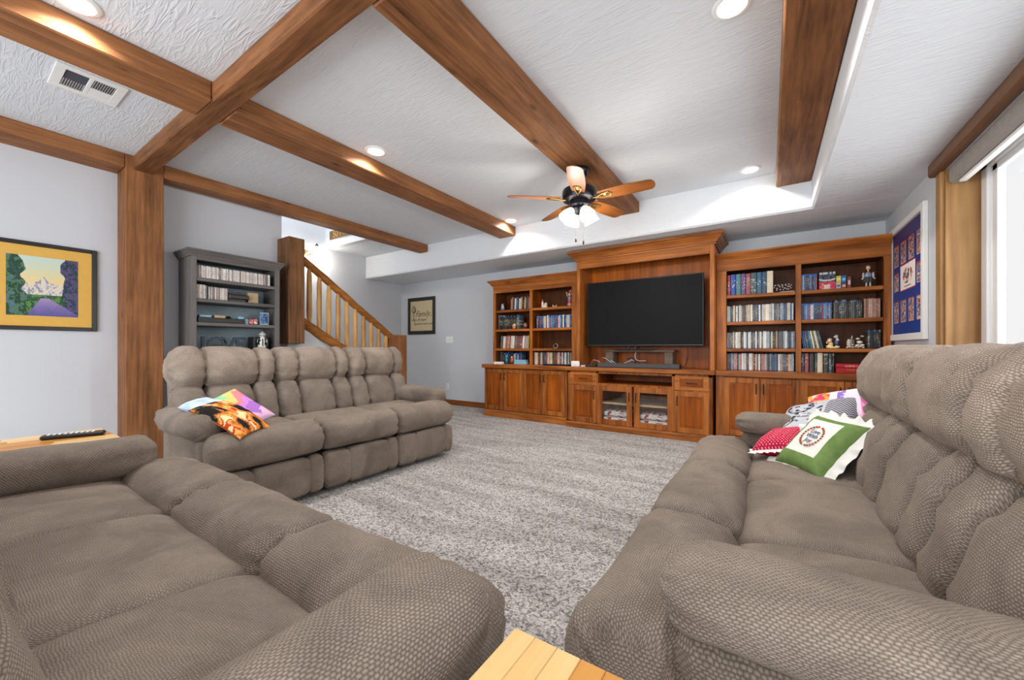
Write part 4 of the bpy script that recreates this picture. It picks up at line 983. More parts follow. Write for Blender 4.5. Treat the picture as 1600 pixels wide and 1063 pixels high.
fig('figurine', 'black and white snowy rock and bird figurine on the third shelf', (0.715, 5.10, Z3), [
    ('figure_base', [((0, 0, 0.012), (0.074, 0.035, 0.013), (96, 98, 100))] + [((-0.06 + 0.02 * k, -0.024, 0.012 + 0.006 * (k % 2)), (0.011, 0.01, 0.007), WHT) for k in range(7)]),
    ('rock_tower', [((-0.045, 0, 0.05), (0.018, 0.016, 0.048), (206, 198, 184)), ((-0.026, 0.004, 0.06), (0.014, 0.016, 0.052), (130, 126, 118)), ((-0.012, 0, 0.055), (0.014, 0.015, 0.042), (88, 86, 82)), ((-0.022, 0, 0.113), (0.005, 0.005, 0.018), (230, 226, 220))]),
    ('leaping_bird', [((0.036, 0, 0.063), (0.024, 0.016, 0.016), WHT), ((0.04, 0, 0.095), (0.012, 0.012, 0.030), BLK), ((0.022, 0, 0.098), (0.016, 0.012, 0.010), WHT), ((0.054, 0, 0.122), (0.016, 0.010, 0.008), WHT), ((0.046, 0, 0.108), (0.008, 0.01, 0.022), BLK)]),
    ('snow_clumps', [((0.02, -0.01, 0.032), (0.02, 0.014, 0.011), WHT), ((0.056, -0.008, 0.034), (0.018, 0.014, 0.010), WHT), ((-0.02, -0.02, 0.035), (0.008, 0.008, 0.007), WHT)])])
t = fig('girl_doll', 'standing girl doll in a grey blue pinafore on the top right shelf', (0.813, 5.09, Z1), [
    ('doll_body', [((0, 0, 0.115), (0.028, 0.018, 0.036), (150, 160, 176)), ((0, 0, 0.19), (0.019, 0.018, 0.023), SK), ((0, 0, 0.162), (0.008, 0.008, 0.012), SK), ((-0.036, -0.004, 0.115), (0.010, 0.010, 0.032), (190, 196, 206)), ((0.036, -0.004, 0.115), (0.010, 0.010, 0.032), (190, 196, 206)), ((-0.044, -0.01, 0.083), (0.008, 0.008, 0.010), SK), ((0.044, -0.01, 0.083), (0.008, 0.008, 0.010), SK)]),
    ('doll_hair', [((0, 0.006, 0.198), (0.022, 0.019, 0.020), (110, 84, 50)), ((-0.012, 0.004, 0.212), (0.008, 0.008, 0.007), (120, 90, 56))])], cat='doll', group=None)
part_mesh('doll_skirt', lathe_col([(0.042, 0.046), (0.040, 0.055), (0.030, 0.09), (0.022, 0.1)], 18, lambda u, v: (72, 72, 78) if int(u * 18) % 2 else (92, 92, 98), M['textile']), t)
for s in (-1, 1): blobs('doll_leg', t, [((s * 0.014, 0, 0.03), (0.008, 0.008, 0.024), (220, 214, 206)), ((s * 0.015, -0.006, 0.007), (0.010, 0.015, 0.007), (214, 208, 200))])
t = thing('round_ornament', 'small dark round ornament with pale rim in the third row, left bookcase', 'ornament', (-2.59, 5.06, Z3))
c = MB(); c.lathe([(0.0, -0.006), (0.03, -0.006), (0.03, 0.006), (0.0, 0.006)], (0, 0, 0), 22); c.xform(Matrix.Translation((-2.59, 5.06, Z3 + 0.036)) @ Matrix.Rotation(PI / 2 - 0.2, 4, 'X')); c.build('disc', M['bronze'], t, True)
c = MB(); c.tube([(0.031 * cos(k * PI / 12), 0.031 * sin(k * PI / 12), 0) for k in range(25)], 0.004, 6); c.xform(Matrix.Translation((-2.59, 5.06, Z3 + 0.036)) @ Matrix.Rotation(PI / 2 - 0.2, 4, 'X')); c.build('rim', M['cream'], t, True)
t = thing('crystal_ornament', 'clear cut glass script ornament on the top shelf beside the books', 'ornament', (0.155, 5.08, Z1))
c = MB()
M['crystal'] = plain('pale_crystal', (205, 200, 200), 0.08, 0.3, 0.8)
for k in range(26):
    a = k / 25; c.ball((0.08 + 0.15 * a - 0.075 + 0.045 + 0.008 * sin(k * 2.4), 5.08, Z1 + 0.03 + 0.028 * (1 + sin(k * 1.15))), 0.0075, 8, 6)
c.build('cut_glass_beads', M['crystal'], t, True); box(0.10, 0.225, 5.06, 5.10, Z1, Z1 + 0.012, b=0.003).build('ornament_base', M['crystal'], t)
fig('figurine', 'white ceramic cottage figurine on the top right shelf of the left bookcase', (-2.795, 5.09, Z1), [('cottage', [((0, 0, 0.02), (0.055, 0.03, 0.021), WHT), ((-0.03, 0, 0.06), (0.018, 0.016, 0.045), (240, 232, 222)), ((-0.03, 0, 0.11), (0.008, 0.008, 0.02), (206, 170, 140))]), ('cottage_roof', [((0.025, 0, 0.055), (0.026, 0.02, 0.028), (232, 214, 190)), ((-0.004, -0.01, 0.04), (0.012, 0.012, 0.02), (226, 190, 150))])])
fig('figurine', 'tiny pair of cream animals right of the ceramic cottage', (-2.625, 5.09, Z1), [('animal', [((-0.016, 0, 0.014), (0.016, 0.010, 0.014), (226, 196, 150)), ((-0.026, 0, 0.032), (0.008, 0.008, 0.010), (232, 206, 166))]), ('animal', [((0.018, 0, 0.012), (0.016, 0.010, 0.012), (214, 176, 130)), ((0.030, 0, 0.028), (0.008, 0.008, 0.009), (222, 190, 150))])])
fig('figurine', 'tall multicoloured figure with raised arms at the right of the top left bookcase shelf', (-2.385, 5.09, Z1), [('figure_body', [((0, 0, 0.03), (0.034, 0.022, 0.03), (206, 150, 130)), ((0, 0, 0.085), (0.026, 0.018, 0.04), (216, 70, 90)), ((0.004, -0.006, 0.12), (0.028, 0.018, 0.032), (120, 146, 170)), ((0, 0, 0.17), (0.018, 0.016, 0.022), SK)]), ('figure_arms', [((-0.035, 0, 0.17), (0.012, 0.010, 0.030), (150, 170, 110)), ((-0.045, 0, 0.20), (0.010, 0.010, 0.010), SK), ((0.03, 0, 0.18), (0.012, 0.010, 0.024), (200, 90, 100))]), ('figure_hat', [((0.004, 0, 0.205), (0.014, 0.012, 0.026), (190, 60, 70)), ((0.016, 0, 0.222), (0.012, 0.010, 0.012), (216, 160, 120))])])
fig('figurine', 'grey and white kitten figurine at the left of the top left shelf', (-3.555, 5.09, Z1), [('kitten_body', [((0, 0, 0.035), (0.038, 0.024, 0.036), (120, 136, 150)), ((0.01, -0.01, 0.06), (0.026, 0.02, 0.026), (214, 216, 218))]), ('kitten_head', [((0.006, -0.01, 0.088), (0.022, 0.018, 0.018), (176, 186, 196)), ((-0.008, 0, 0.108), (0.006, 0.005, 0.010), (130, 140, 150)), ((0.022, 0, 0.108), (0.006, 0.005, 0.010), (130, 140, 150))])])
fig('figurine', 'small copper toned figurine in front of the dark films, second shelf', (-3.30, 5.04, Z2), [('figure_body', [((0, 0, 0.03), (0.03, 0.02, 0.03), (206, 130, 80)), ((0.012, -0.004, 0.065), (0.016, 0.014, 0.018), (238, 206, 180)), ((-0.018, 0, 0.06), (0.012, 0.010, 0.016), (226, 180, 140))])])
fig('figurine', 'small dark framed ornament at the right of the second shelf, left bookcase', (-3.12, 5.07, Z2), [('figure_body', [((0, 0, 0.05), (0.045, 0.012, 0.05), (88, 40, 36)), ((0.004, -0.008, 0.06), (0.02, 0.008, 0.028), (130, 124, 116))])])
fig('figurine', 'orange brown figurine in front of the films, bottom left bay', (-3.35, 5.05, Z4), [('figure_body', [((0, 0, 0.045), (0.026, 0.02, 0.046), (150, 70, 44)), ((0.004, -0.006, 0.10), (0.02, 0.016, 0.022), (214, 150, 110)), ((0.014, -0.01, 0.06), (0.016, 0.012, 0.022), (216, 130, 70))])])
fig('plush_toy', 'teal plush figure among the films in the bottom left bay', (-3.45, 5.05, Z4), [('plush_body', [((0, 0, 0.05), (0.03, 0.024, 0.05), (44, 110, 130)), ((0.004, 0, 0.115), (0.026, 0.022, 0.032), (60, 140, 160))]), ('plush_ears', [((-0.016, 0, 0.15), (0.009, 0.008, 0.016), (50, 120, 144)), ((0.022, 0, 0.15), (0.009, 0.008, 0.016), (50, 120, 144))])], cat='toy', group=None)

# ------------------------------------------------------------------ staircase, railing, stairwell
st = thing('staircase', 'carpeted staircase rising behind the log railing', 'stairs', (-5.5, 3.2, 0))
for k in range(13):
    y1 = 4.15 - 0.26 * k
    c = MB(); c.box(XST + 0.004, -5.006, y1 - 0.26, y1 + 0.02, max(0, 0.19 * k - 0.2) if k else 0, 0.19 * (k + 1), b=0.012); c.build('step', M['carpet'], st)
t = thing('newel_post', 'square timber newel post at the foot of the log railing', 'post', (-4.75, 3.94, 0))
box(-4.875, -4.62, 3.83, 4.06, 0, 1.245, b=0.006).build('newel_shaft', M['beamZ'], t)
t = thing('wall_post', 'short square timber post fixed to the wall end at the head of the log railing', 'post', (-4.75, 2.385, 1.1))
c = box(-4.878, -4.615, 2.352, 2.485, 1.10, 2.345, b=0.006); c.box(-4.70, -4.615, 2.292, 2.36, 1.10, 2.345, b=0.004); c = box(-4.879, -4.615, 2.300, 2.487, 1.10, 2.345, b=0.006); c.build('post_shaft', M['darkpost'], t)
t = thing('log_railing', 'peeled pine log railing sloping down along the stairs', 'railing', (-4.75, 3.2, 0))
def logpath(p0, p1, r, n=10, seed=0):
    R_ = random.Random(seed); pts = []; rs = []
    for k in range(n + 1):
        s_ = k / n; pts.append(Vector(p0).lerp(Vector(p1), s_) + Vector((R_.uniform(-1, 1), R_.uniform(-1, 1), R_.uniform(-1, 1))) * r * 0.07)
        rs.append(r * (1 + R_.uniform(-0.06, 0.06)))
    return pts, rs
rz = lambda y: 2.135 - (y - 2.53) * (2.135 - 1.235) / (3.83 - 2.53)
bz = lambda y: 1.36 - (y - 2.53) * (1.36 - 0.42) / (3.83 - 2.53)
p, r_ = logpath((-4.75, 2.47, rz(2.47)), (-4.75, 3.86, rz(3.86)), 0.047, 16, 3); MB().tube(p, 0.045, 14, r_).build('handrail', M['lograil'], t, True)
bz = lambda y: 1.325 - (y - 2.59) * 0.615
p, r_ = logpath((-4.75, 2.47, bz(2.47)), (-4.75, 3.86, bz(3.86)), 0.060, 16, 5); MB().tube(p, 0.06, 14, r_).build('bottom_rail', M['lograil'], t, True)
for k in range(10):
    y = 2.616 + 0.128 * k
    if y > 3.82: break
    p, r_ = logpath((-4.75, y, bz(y) + 0.03), (-4.75, y, rz(y) - 0.025), 0.031, 8, 20 + k); r_[0] = r_[-1] = 0.017; r_[1] = 0.03; r_[-2] = 0.029
    MB().tube(p, 0.03, 12, r_).build('baluster', M['log'], t, True)
t = thing('wall_sconce', 'lit brass wall sconce on the stairwell wall', 'wall lamp', (-6.2, 3.45, 2.6))
c = MB(); c.lathe([(0.05, 0), (0.045, 0.012), (0.0, 0.016)], (0, 0, 0), 18); c.xform(Matrix.Translation((XST + 0.001, 3.36, 2.60)) @ Matrix.Rotation(PI / 2, 4, 'Y')); c.build('back_plate', M['brass'], t, True)
c = MB(); c.tube([(XST + 0.012, 3.36, 2.60)] + [(XST + 0.10 + 0.06 * cos(a), 3.40 + 0.03 * sin(a), 2.60 + 0.07 * sin(a)) for a in [2.6 + k * 0.35 for k in range(10)]], 0.010, 8); c.build('scroll_arm', M['brass'], t, True)
c = MB(); c.lathe([(0.018, 0), (0.032, -0.02), (0.05, -0.07), (0.062, -0.10), (0.056, -0.10), (0.04, -0.06), (0.014, -0.012)], (XST + 0.13, 3.50, 2.70), 20); c.build('lamp_shade', M['shade'], t, True)
c = MB(); c.lathe([(0.0, 0.05), (0.012, 0.035), (0.02, 0.02), (0.026, 0.0), (0.0, -0.002)], (XST + 0.13, 3.50, 2.705), 16); c.build('finial_cap', M['bronze'], t, True)
lamp('sconce_lamp', 'POINT', (XST + 0.16, 3.50, 2.56), 9, color=(1, 0.92, 0.8), shadow_soft_size=0.05)
lamp('stairwell_area_lamp', 'AREA', (-5.6, 2.2, 4.45), 40, (0, 0, 0), (0.96, 0.98, 1), shape='RECTANGLE', size=1.1, size_y=2.4)  # area lamp just under the closed upper stairwell ceiling
t = thing('carved_sign', 'carved wooden sign hung on the stairwell header behind the beam', 'sign', (-5.75, 3.72, 2.92))
box(-6.106, -5.30, 3.702, 3.720, 2.852, 2.992, b=0.004).build('sign_board', M['signdark'], t)
part_mesh('lettering', text_mesh('50 MILES', 0.150, 0.004, mat=M['signgold']), t, Vector((-5.72, 3.700, 2.920)) - ORG[t], (PI / 2, 0, 0))

# ------------------------------------------------------------------ pictures, switch, outlet
def frame_part(mb, w, h, fw, d, b=0.004):  # in local XY, front = +Z
    mb.box(-w / 2, -w / 2 + fw, -h / 2, h / 2, 0, d, b=b); mb.box(w / 2 - fw, w / 2, -h / 2, h / 2, 0, d, b=b)
    mb.box(-w / 2 + fw, w / 2 - fw, -h / 2, -h / 2 + fw, 0, d, b=b); mb.box(-w / 2 + fw, w / 2 - fw, h / 2 - fw, h / 2, 0, d, b=b); return mb
def picture(label, loc, rot, w, h, fw, d, fmat, cat='picture', lip=None):
    t = thing('framed_picture', label, cat, loc); t.rotation_euler = rot
    part_mesh('picture_frame', frame_part(MB(), w, h, fw, d).mesh('picture_frame', mats=(fmat,)), t)
    if lip:
        part_mesh('frame_lip', frame_part(MB(), w - 2 * fw + 0.012, h - 2 * fw + 0.012, 0.014, d * 0.7).mesh('frame_lip', mats=(lip,)), t)
    return t
ROT_L = (PI / 2, 0, PI / 2)      # faces +X
ROT_B = (PI / 2, 0, 0)           # faces -Y
ROT_R = (PI / 2, 0, -PI / 2)     # faces -X
def lane_col(u, v):   # generic forest lane with pale rocky spires
    tree_l = 0.20 + 0.10 * vn(v * 9, 1, 4) - 0.06 * v; tree_r = 0.80 - 0.10 * vn(v * 9, 7, 4) + 0.02 * v
    n = 0.6 * fbm(u * 14, v * 14, 3) + 0.4 * fbm(u * 40, v * 40, 13)
    if v < 0.30 and abs(u - (0.52 + (0.30 - v) * 0.9 * 0.5)) < 0.06 + (0.30 - v) * 1.1: return lerp((84, 80, 150), (176, 150, 190), (v / 0.30) * 0.8 + n * 0.35 - 0.1)
    if u < tree_l + 0.03 * (n - 0.5): return pick([(26, 44, 62), (46, 84, 96), (40, 70, 46), (78, 116, 92), (90, 110, 150), (30, 52, 40)], n)
    if u > tree_r + 0.03 * (n - 0.5): return pick([(22, 46, 40), (48, 92, 76), (92, 76, 122), (34, 60, 70), (80, 120, 92), (122, 100, 140)], n)
    if v < 0.36: return pick([(60, 100, 52), (92, 136, 66), (44, 84, 60), (130, 150, 100)], n)
    ridge = 0.50 + 0.13 * (1 - min(1, abs(u - 0.50) / 0.16)) + 0.06 * vn(u * 16, 2, 6)
    if v < ridge: return pick([(196, 190, 190), (170, 170, 184), (222, 212, 196), (150, 150, 170), (206, 186, 160)], fbm(u * 20, v * 12, 8))
    return lerp((240, 208, 140), (196, 216, 204), (v - 0.5) * 2.2 + (n - 0.5) * 0.3)
t = picture('landscape picture with gold mat and black frame on the left wall', (XL + 0.001, 0.517, 1.542), ROT_L, 0.594, 0.70, 0.032, 0.022, M['blackframe'])
part_mesh('mat_board', box(-0.27, 0.27, -0.325, 0.325, 0.004, 0.010, b=0).mesh('mat_board', mats=(plain('gold_mat_board', (226, 178, 84), 0.8, noise=0.15),)), t)
part_mesh('painting', paint_grid(0.372, 0.472, 110, 140, lane_col, M['print']), t, (0.0, 0.001, 0.0112))
t = picture('black framed cream lettering picture on the back wall left of the bookcase', (-5.668, YB - 0.001, 1.678), ROT_B, 0.745, 0.722, 0.062, 0.024, M['blackframe'], lip=M['goldlip'])
part_mesh('cream_sheet', box(-0.33, 0.33, -0.31, 0.31, 0.004, 0.009, b=0).mesh('cream_sheet', mats=(plain('aged_cream_paper', (206, 190, 152), 0.8, noise=0.12),)), t)
for body, size, pos, sh in (('Family...', 0.155, (0.075, 0.035, 0.010), 0.5), ('where life begins', 0.062, (-0.07, -0.075, 0.010), 0.5), ('and love never ends', 0.058, (0.06, -0.155, 0.010), 0.5)):
    part_mesh('lettering', text_mesh(body, size, 0.0006, sh, M['ink_brown']), t, pos)
c = MB()
for k, (a0, r0) in enumerate(((0.2, 0.05), (1.6, 0.065), (3.0, 0.055), (4.1, 0.045))):
    c.tube([(-0.20 + r0 * (1 + 0.2 * k) * cos(a0 + s * 0.25) * (1 - s * 0.05), 0.12 + r0 * 1.4 * sin(a0 + s * 0.25) * (1 - s * 0.05), 0.0105) for s in range(14)], 0.0045, 5)
c.tube([(-0.20 + 0.02 * sin(s * 0.8), 0.20 - 0.035 * s, 0.0105) for s in range(12)], 0.005, 5)
part_mesh('vine_flourish', c.mesh('vine', mats=(M['ink_brown'],)), t)
def poster_col(u, v):
    bg = lerp((26, 62, 140), (60, 50, 110), v * v * 1.1)
    if abs(u - 0.52) < 0.24 and abs(v - 0.53) < 0.125:
        if abs(v - 0.53) > 0.113: return (186, 56, 60)
        d = math.hypot((u - 0.52) / 0.15, (v - 0.54) / 0.075)
        if d < 1 and fbm(u * 22, v * 26, 4) > 0.46: return pick([(60, 120, 170), (226, 150, 60), (206, 80, 60), (90, 80, 90), (120, 170, 190)], vn(u * 16, v * 22, 11))
        if abs(v - 0.445) < 0.008 and abs(u - 0.52) < 0.1: return (120, 110, 110)
        return (244, 240, 236)
    for (v0, v1) in ((0.67, 0.88), (0.43, 0.60), (0.11, 0.325)):
        if v0 < v < v1:
            for u0 in (0.05, 0.30, 0.55, 0.80):
                if v0 == 0.43 and 0.25 < u0 < 0.7: continue
                du, dv = u - u0, v - v0
                if 0 < du < 0.17:
                    if du < 0.014 or du > 0.156 or dv < 0.010 or v1 - v < 0.012: return (206, 170, 150) if v1 - v > 0.012 else (196, 80, 60)
                    return pick([(40, 70, 130), (90, 70, 110), (206, 150, 110), (60, 90, 150), (226, 206, 180), (150, 80, 70)], fbm(u * 26, v * 30, 5))
    return bg
t = picture('white framed blue poster with small portrait panels on the right wall', (XR - 0.001, 4.575, 1.63), ROT_R, 0.985, 1.03, 0.055, 0.03, M['whitepaint'], 'poster')
part_mesh('poster_sheet', paint_grid(0.88, 0.925, 74, 96, poster_col, M['print']), t, (0, 0, 0.010))
t = thing('light_switch', 'white three gang light switch plate on the back wall', 'light switch', (-4.93, YB, 1.15))
box(-5.025, -4.845, YB - 0.008, YB, 1.145, 1.262, b=0.003).build('switch_plate', M['white'], t)
for k in range(3): box(-4.982 + 0.046 * k - 0.006, -4.982 + 0.046 * k + 0.006, YB - 0.016, YB - 0.007, 1.193, 1.217, b=0.002).build('toggle', M['white'], t)
t = thing('wall_outlet', 'white wall outlet low on the back wall left of the cabinets', 'outlet', (-4.98, YB, 0.28))
box(-5.017, -4.945, YB - 0.007, YB, 0.277, 0.392, b=0.003).build('outlet_plate', M['white'], t)
for z in (0.312, 0.357): box(-4.997, -4.965, YB - 0.010, YB - 0.006, z - 0.014, z + 0.014, b=0.003).build('socket', M['cable'], t)

# ------------------------------------------------------------------ upholstery
def sup(a, b, n, N=40, rot=0.0, cy=0.0, cz=0.0):
    out = []
    for k in range(N):
        t_ = 2 * PI * k / N; c_, s_ = cos(t_), sin(t_)
        y = a * (abs(c_) ** (2 / n)) * (1 if c_ >= 0 else -1); z = b * (abs(s_) ** (2 / n)) * (1 if s_ >= 0 else -1)
        out.append((y * cos(rot) - z * sin(rot) + cy, y * sin(rot) + z * cos(rot) + cz))
    return out
def channel(L_, sec, mat, nx=46, seams=(), sd=0.10, sw=0.02, er=0.06, e0=0.62, rip=0.004, seed=0, lump=0.006, bulge=0.13, bow=0.0, ripk=3.0):
    """soft tube: closed section swept along x, pinched at the seams with gathered ripples"""
    R_ = random.Random(seed); N = len(sec); vs = []; fs = []
    ph = [R_.uniform(0, 6.28) for _ in range(8)]
    # sample x: denser near seams/ends
    xs = []
    for i in range(nx + 1): xs.append((0.5 - 0.5 * cos(PI * i / nx)) * 0.35 + 0.65 * i / nx)
    xs = sorted(set([round(x_, 5) for x_ in xs] + [min(1, max(0, s_ + d / L_)) for s_ in seams for d in (-0.02, -0.01, -0.004, 0, 0.004, 0.01, 0.02)]))
    arc = [0.0]
    for k in range(N): p, q = sec[k], sec[(k + 1) % N]; arc.append(arc[-1] + math.hypot(q[0] - p[0], q[1] - p[1]))
    for x_ in xs:
        e = min(x_, 1 - x_) * L_
        s_ = e0 + (1 - e0) * sqrt(max(0.0, 1 - max(0.0, 1 - e / er) ** 2))
        g = exp(-e / 0.06)
        for q in seams:
            d = abs(x_ - q) * L_; s_ *= 1 - sd * exp(-(d / sw) ** 2) - sd * 0.35 * exp(-d / 0.05); g = max(g, exp(-d / 0.055))
        if seams:
            ed = [0.0] + list(seams) + [1.0]
            for a_, b_ in zip(ed[:-1], ed[1:]):
                if a_ <= x_ <= b_: tt = (x_ - a_) / (b_ - a_); s_ *= 1.03 - bulge + bulge * max(0.0, 1 - abs(2 * tt - 1) ** 3.0); break
        for k in range(N):
            y, z = sec[k]; th = 2 * PI * k / N
            rp = rip * g * (sin(10 * th + ph[0] + 2 * x_) + 0.7 * sin(17 * th + ph[1] - 5 * x_) + 0.5 * sin(27 * th + ph[2]))
            rp += lump * (sin(ripk * th + ph[3] + 5 * x_ * L_ / 0.6) * 0.5 + (fbm(x_ * L_ * 7 + seed * 3.3, th * 1.6, seed) - 0.5) * 1.5)
            r0 = math.hypot(y, z) or 1e-6; m = s_ + rp / max(r0, 0.05)
            vs.append(((x_ - 0.5) * L_, y * m + bow * (1 - (2 * x_ - 1) ** 2), z * m))
    n = len(xs)
    uvs = []
    for i in range(n - 1):
        for k in range(N):
            fs.append([i * N + k, (i + 1) * N + k, (i + 1) * N + (k + 1) % N, i * N + (k + 1) % N])
            u0, u1 = xs[i] * L_, xs[i + 1] * L_; uvs.append([(u0, arc[k]), (u1, arc[k]), (u1, arc[k + 1]), (u0, arc[k + 1])])
    for end, x_ in ((0, xs[0]), (n - 1, xs[-1])):
        ci = len(vs); sy = sum(vs[end * N + k][1] for k in range(N)) / N; sz = sum(vs[end * N + k][2] for k in range(N)) / N
        cap = er * 0.28 * (-1 if end == 0 else 1)
        ring2 = []
        for k in range(N):
            p = vs[end * N + k]; ring2.append(len(vs) + 1)
            vs_ = (p[0] + cap * 0.8, sy + (p[1] - sy) * 0.72, sz + (p[2] - sz) * 0.72)
            ring2[-1] = len(vs); vs.append(vs_)
        ci = len(vs); vs.append((vs[end * N][0] + cap, sy, sz))
        for k in range(N):
            a, b_, c_, d = end * N + k, end * N + (k + 1) % N, ring2[(k + 1) % N], ring2[k]
            fs.append([a, b_, c_, d] if end == 0 else [a, d, c_, b_])
            q = [a, b_, c_, d] if end == 0 else [a, d, c_, b_]; uvs.append([(vs[t_][1], vs[t_][2]) for t_ in q])
            q = [d, c_, ci] if end == 0 else [d, ci, c_]; fs.append(q); uvs.append([(vs[t_][1], vs[t_][2]) for t_ in q])
    me = bpy.data.meshes.new('cushion'); me.from_pydata(vs, [], fs); me.materials.append(mat)
    uv = me.uv_layers.new(name='UVMap'); flat = []
    for poly_uv in uvs:
        for a in poly_uv: flat.extend(a)
    uv.data.foreach_set('uv', flat)
    me.polygons.foreach_set('use_smooth', [True] * len(me.polygons)); return me

SP = 0.652
def make_sofa(label):
    t = thing('reclining_sofa', label, 'sofa', (0, 0, 0), 'matching brown chenille reclining sofas')
    half = 1.5 * SP
    def box_uv(x0, x1, y0, y1, z0, z1, name, b=0.02):
        me = MB().box(x0, x1, y0, y1, z0, z1, b=b).mesh(name, mats=(M['fabric'],))
        uv = me.uv_layers.new(name='UVMap')
        for p in me.polygons:
            nrm = p.normal
            for li in p.loop_indices:
                co = me.vertices[me.loops[li].vertex_index].co
                uv.data[li].uv = (co.y, co.z) if abs(nrm.x) > 0.6 else ((co.x, co.z) if abs(nrm.y) > 0.6 else (co.x, co.y))
        return part_mesh(name, me, t)
    box_uv(-half, half, -0.36, 0.40, 0.05, 0.27, 'base_frame')
    c = MB(); c.prism([(0.33, 0.06), (0.43, 0.06), (0.545, 0.98), (0.50, 1.0), (0.42, 0.98)], -half + 0.02, half - 0.02, 'x')
    me = c.mesh('back_shell', mats=(M['fabric'],)); uv = me.uv_layers.new(name='UVMap')
    for p in me.polygons:
        for li in p.loop_indices: co = me.vertices[me.loops[li].vertex_index].co; uv.data[li].uv = (co.x, co.z)
    part_mesh('back_shell', me, t)
    for k in range(3):
        xc = (k - 1) * SP
        seat = part_mesh('seat_cushion', channel(SP - 0.006, sup(0.235, 0.088, 3.4, 44, math.radians(4.5)), M['fabric_fine'], 34, (), er=0.05, e0=0.80, rip=0.0015, seed=10 + k, lump=0.004), t, (xc, 0.0, 0.410))
        part_mesh('front_roll', channel(SP - 0.006, sup(0.150, 0.118, 2.5, 44), M['fabric'], 36, (), er=0.07, e0=0.70, rip=0.006, seed=20 + k, lump=0.008), seat, (0, -0.350, 0.005))
        part_mesh('footrest', channel(SP - 0.008, sup(0.055, 0.128, 4.0, 40), M['fabric'], 36, (0.30, 0.84), sd=0.10, sw=0.010, er=0.04, e0=0.72, rip=0.003, seed=30 + k, lump=0.004, bulge=0.03), t, (xc, -0.425, 0.165))
        back = part_mesh('back_cushion', channel(SP - 0.004, sup(0.135, 0.205, 2.6, 44), M['fabric'], 44, (0.27, 0.74), sd=0.20, sw=0.014, er=0.06, e0=0.70, rip=0.0095, seed=40 + k, lump=0.006), t, (xc, 0.315, 0.585), (math.radians(-16), 0, 0))
        part_mesh('headrest', channel(SP - 0.002, sup(0.158, 0.160, 2.3, 44), M['fabric_lit'], 46, (0.27, 0.80), sd=0.13, sw=0.012, er=0.085, e0=0.64, rip=0.0085, seed=50 + k, lump=0.006), back, (0.0, -0.008, 0.322), (math.radians(12), 0, 0))
    for s in (-1, 1):
        xa = s * (half - 0.025)
        p = box_uv(min(xa - 0.055, xa + 0.055), max(xa - 0.055, xa + 0.055), -0.27, 0.42, 0.03, 0.52, 'arm_side', 0.03)
        arm = part_mesh('armrest', channel(0.70, sup(0.115, 0.088, 2.4, 36), M['fabric'], 38, (), er=0.07, e0=0.66, rip=0.006, seed=60 + s, lump=0.007), t, (xa, 0.035, 0.562), (0, 0, -PI / 2))
        fr = channel(0.44, sup(0.052, 0.060, 2.6, 28), M['fabric'], 26, (), er=0.05, e0=0.7, rip=0.003, seed=70 + s, lump=0.004)
        part_mesh('arm_front', fr, t, (xa, -0.265, 0.275), (0, -PI / 2, 0))
        c = MB()
    return t
sofa = make_sofa('brown three seat reclining sofa facing right in front of the grey bookcase')
s2 = copy_tree(sofa); s2['label'] = 'brown three seat reclining sofa along the window wall at right, holding four pillows'
s3 = copy_tree(sofa); s3['label'] = 'brown three seat reclining sofa in the left foreground facing the television'
sofa.location = (-3.10, 1.905, 0); sofa.rotation_euler = (0, 0, PI / 2 - math.radians(1.5))
s2.location = (0.135, 1.70, 0); s2.rotation_euler = (0, 0, -PI / 2)
for ch in s2.children:
    if ch.name.startswith('armrest'): ch.location.z = 0.622; ch.location.y += 0.035; ch.scale.z = 0.68; ch.location.x += 0.022 * (1 if ch.location.x < 0 else -1)
    if ch.name.startswith('arm_side'): ch.scale.z = 1.10
    if ch.name.startswith('arm_front'): ch.location.y += 0.02
s3.location = (-1.475, 0.262, 0); s3.rotation_euler = (0, 0, PI)

# ------------------------------------------------------------------ side tables and remote
def side_table(label, x0, x1, y0, y1, zt):
    t = thing('side_table', label, 'side table', ((x0 + x1) / 2, (y0 + y1) / 2, 0), 'striped wood side tables')
    n = 9; R_ = random.Random(int(x0 * 100) + 5)
    for k in range(n):
        a = x0 + (x1 - x0) * k / n; b_ = x0 + (x1 - x0) * (k + 1) / n
        cut = R_.uniform(y0 + 0.1, y1 - 0.1)
        m = [0, 1, 2, 3][(k * 3 + (k // 3)) % 4]
        box(a + 0.0002, b_ - 0.0002, y0, cut, zt - 0.026, zt, b=0.0012).build('stave', STAVE[m], t); box(a + 0.0002, b_ - 0.0002, cut + 0.0003, y1, zt - 0.026, zt, b=0.0012).build('stave', STAVE[(m + 1 + k % 3) % 4], t)
    c = MB()
    for (a, b_, p, q) in ((x0 + 0.01, x0 + 0.03, y0 + 0.01, y1 - 0.01), (x1 - 0.03, x1 - 0.01, y0 + 0.01, y1 - 0.01), (x0 + 0.03, x1 - 0.03, y1 - 0.03, y1 - 0.01), (x0 + 0.03, x1 - 0.03, y0 + 0.01, y0 + 0.03)): c.box(a, b_, p, q, zt - 0.06, zt - 0.026, b=0.002)
    c.build('apron_frame', M['whitepaint'], t)
    for (x, y) in ((x0 + 0.01, y0 + 0.01), (x1 - 0.035, y0 + 0.01), (x0 + 0.01, y1 - 0.035), (x1 - 0.035, y1 - 0.035)): box(x, x + 0.025, y, y + 0.025, 0, zt - 0.06, b=0.002).build('leg', M['whitepaint'], t)
    return t
side_table('side table with striped wood top at the bottom centre, between the two near sofas', -0.340, 0.0, -0.12, 0.523, 0.60)
side_table('side table with striped wood top at the far left, holding the remote', -2.985, -2.60, -0.12, 0.515, 0.62)
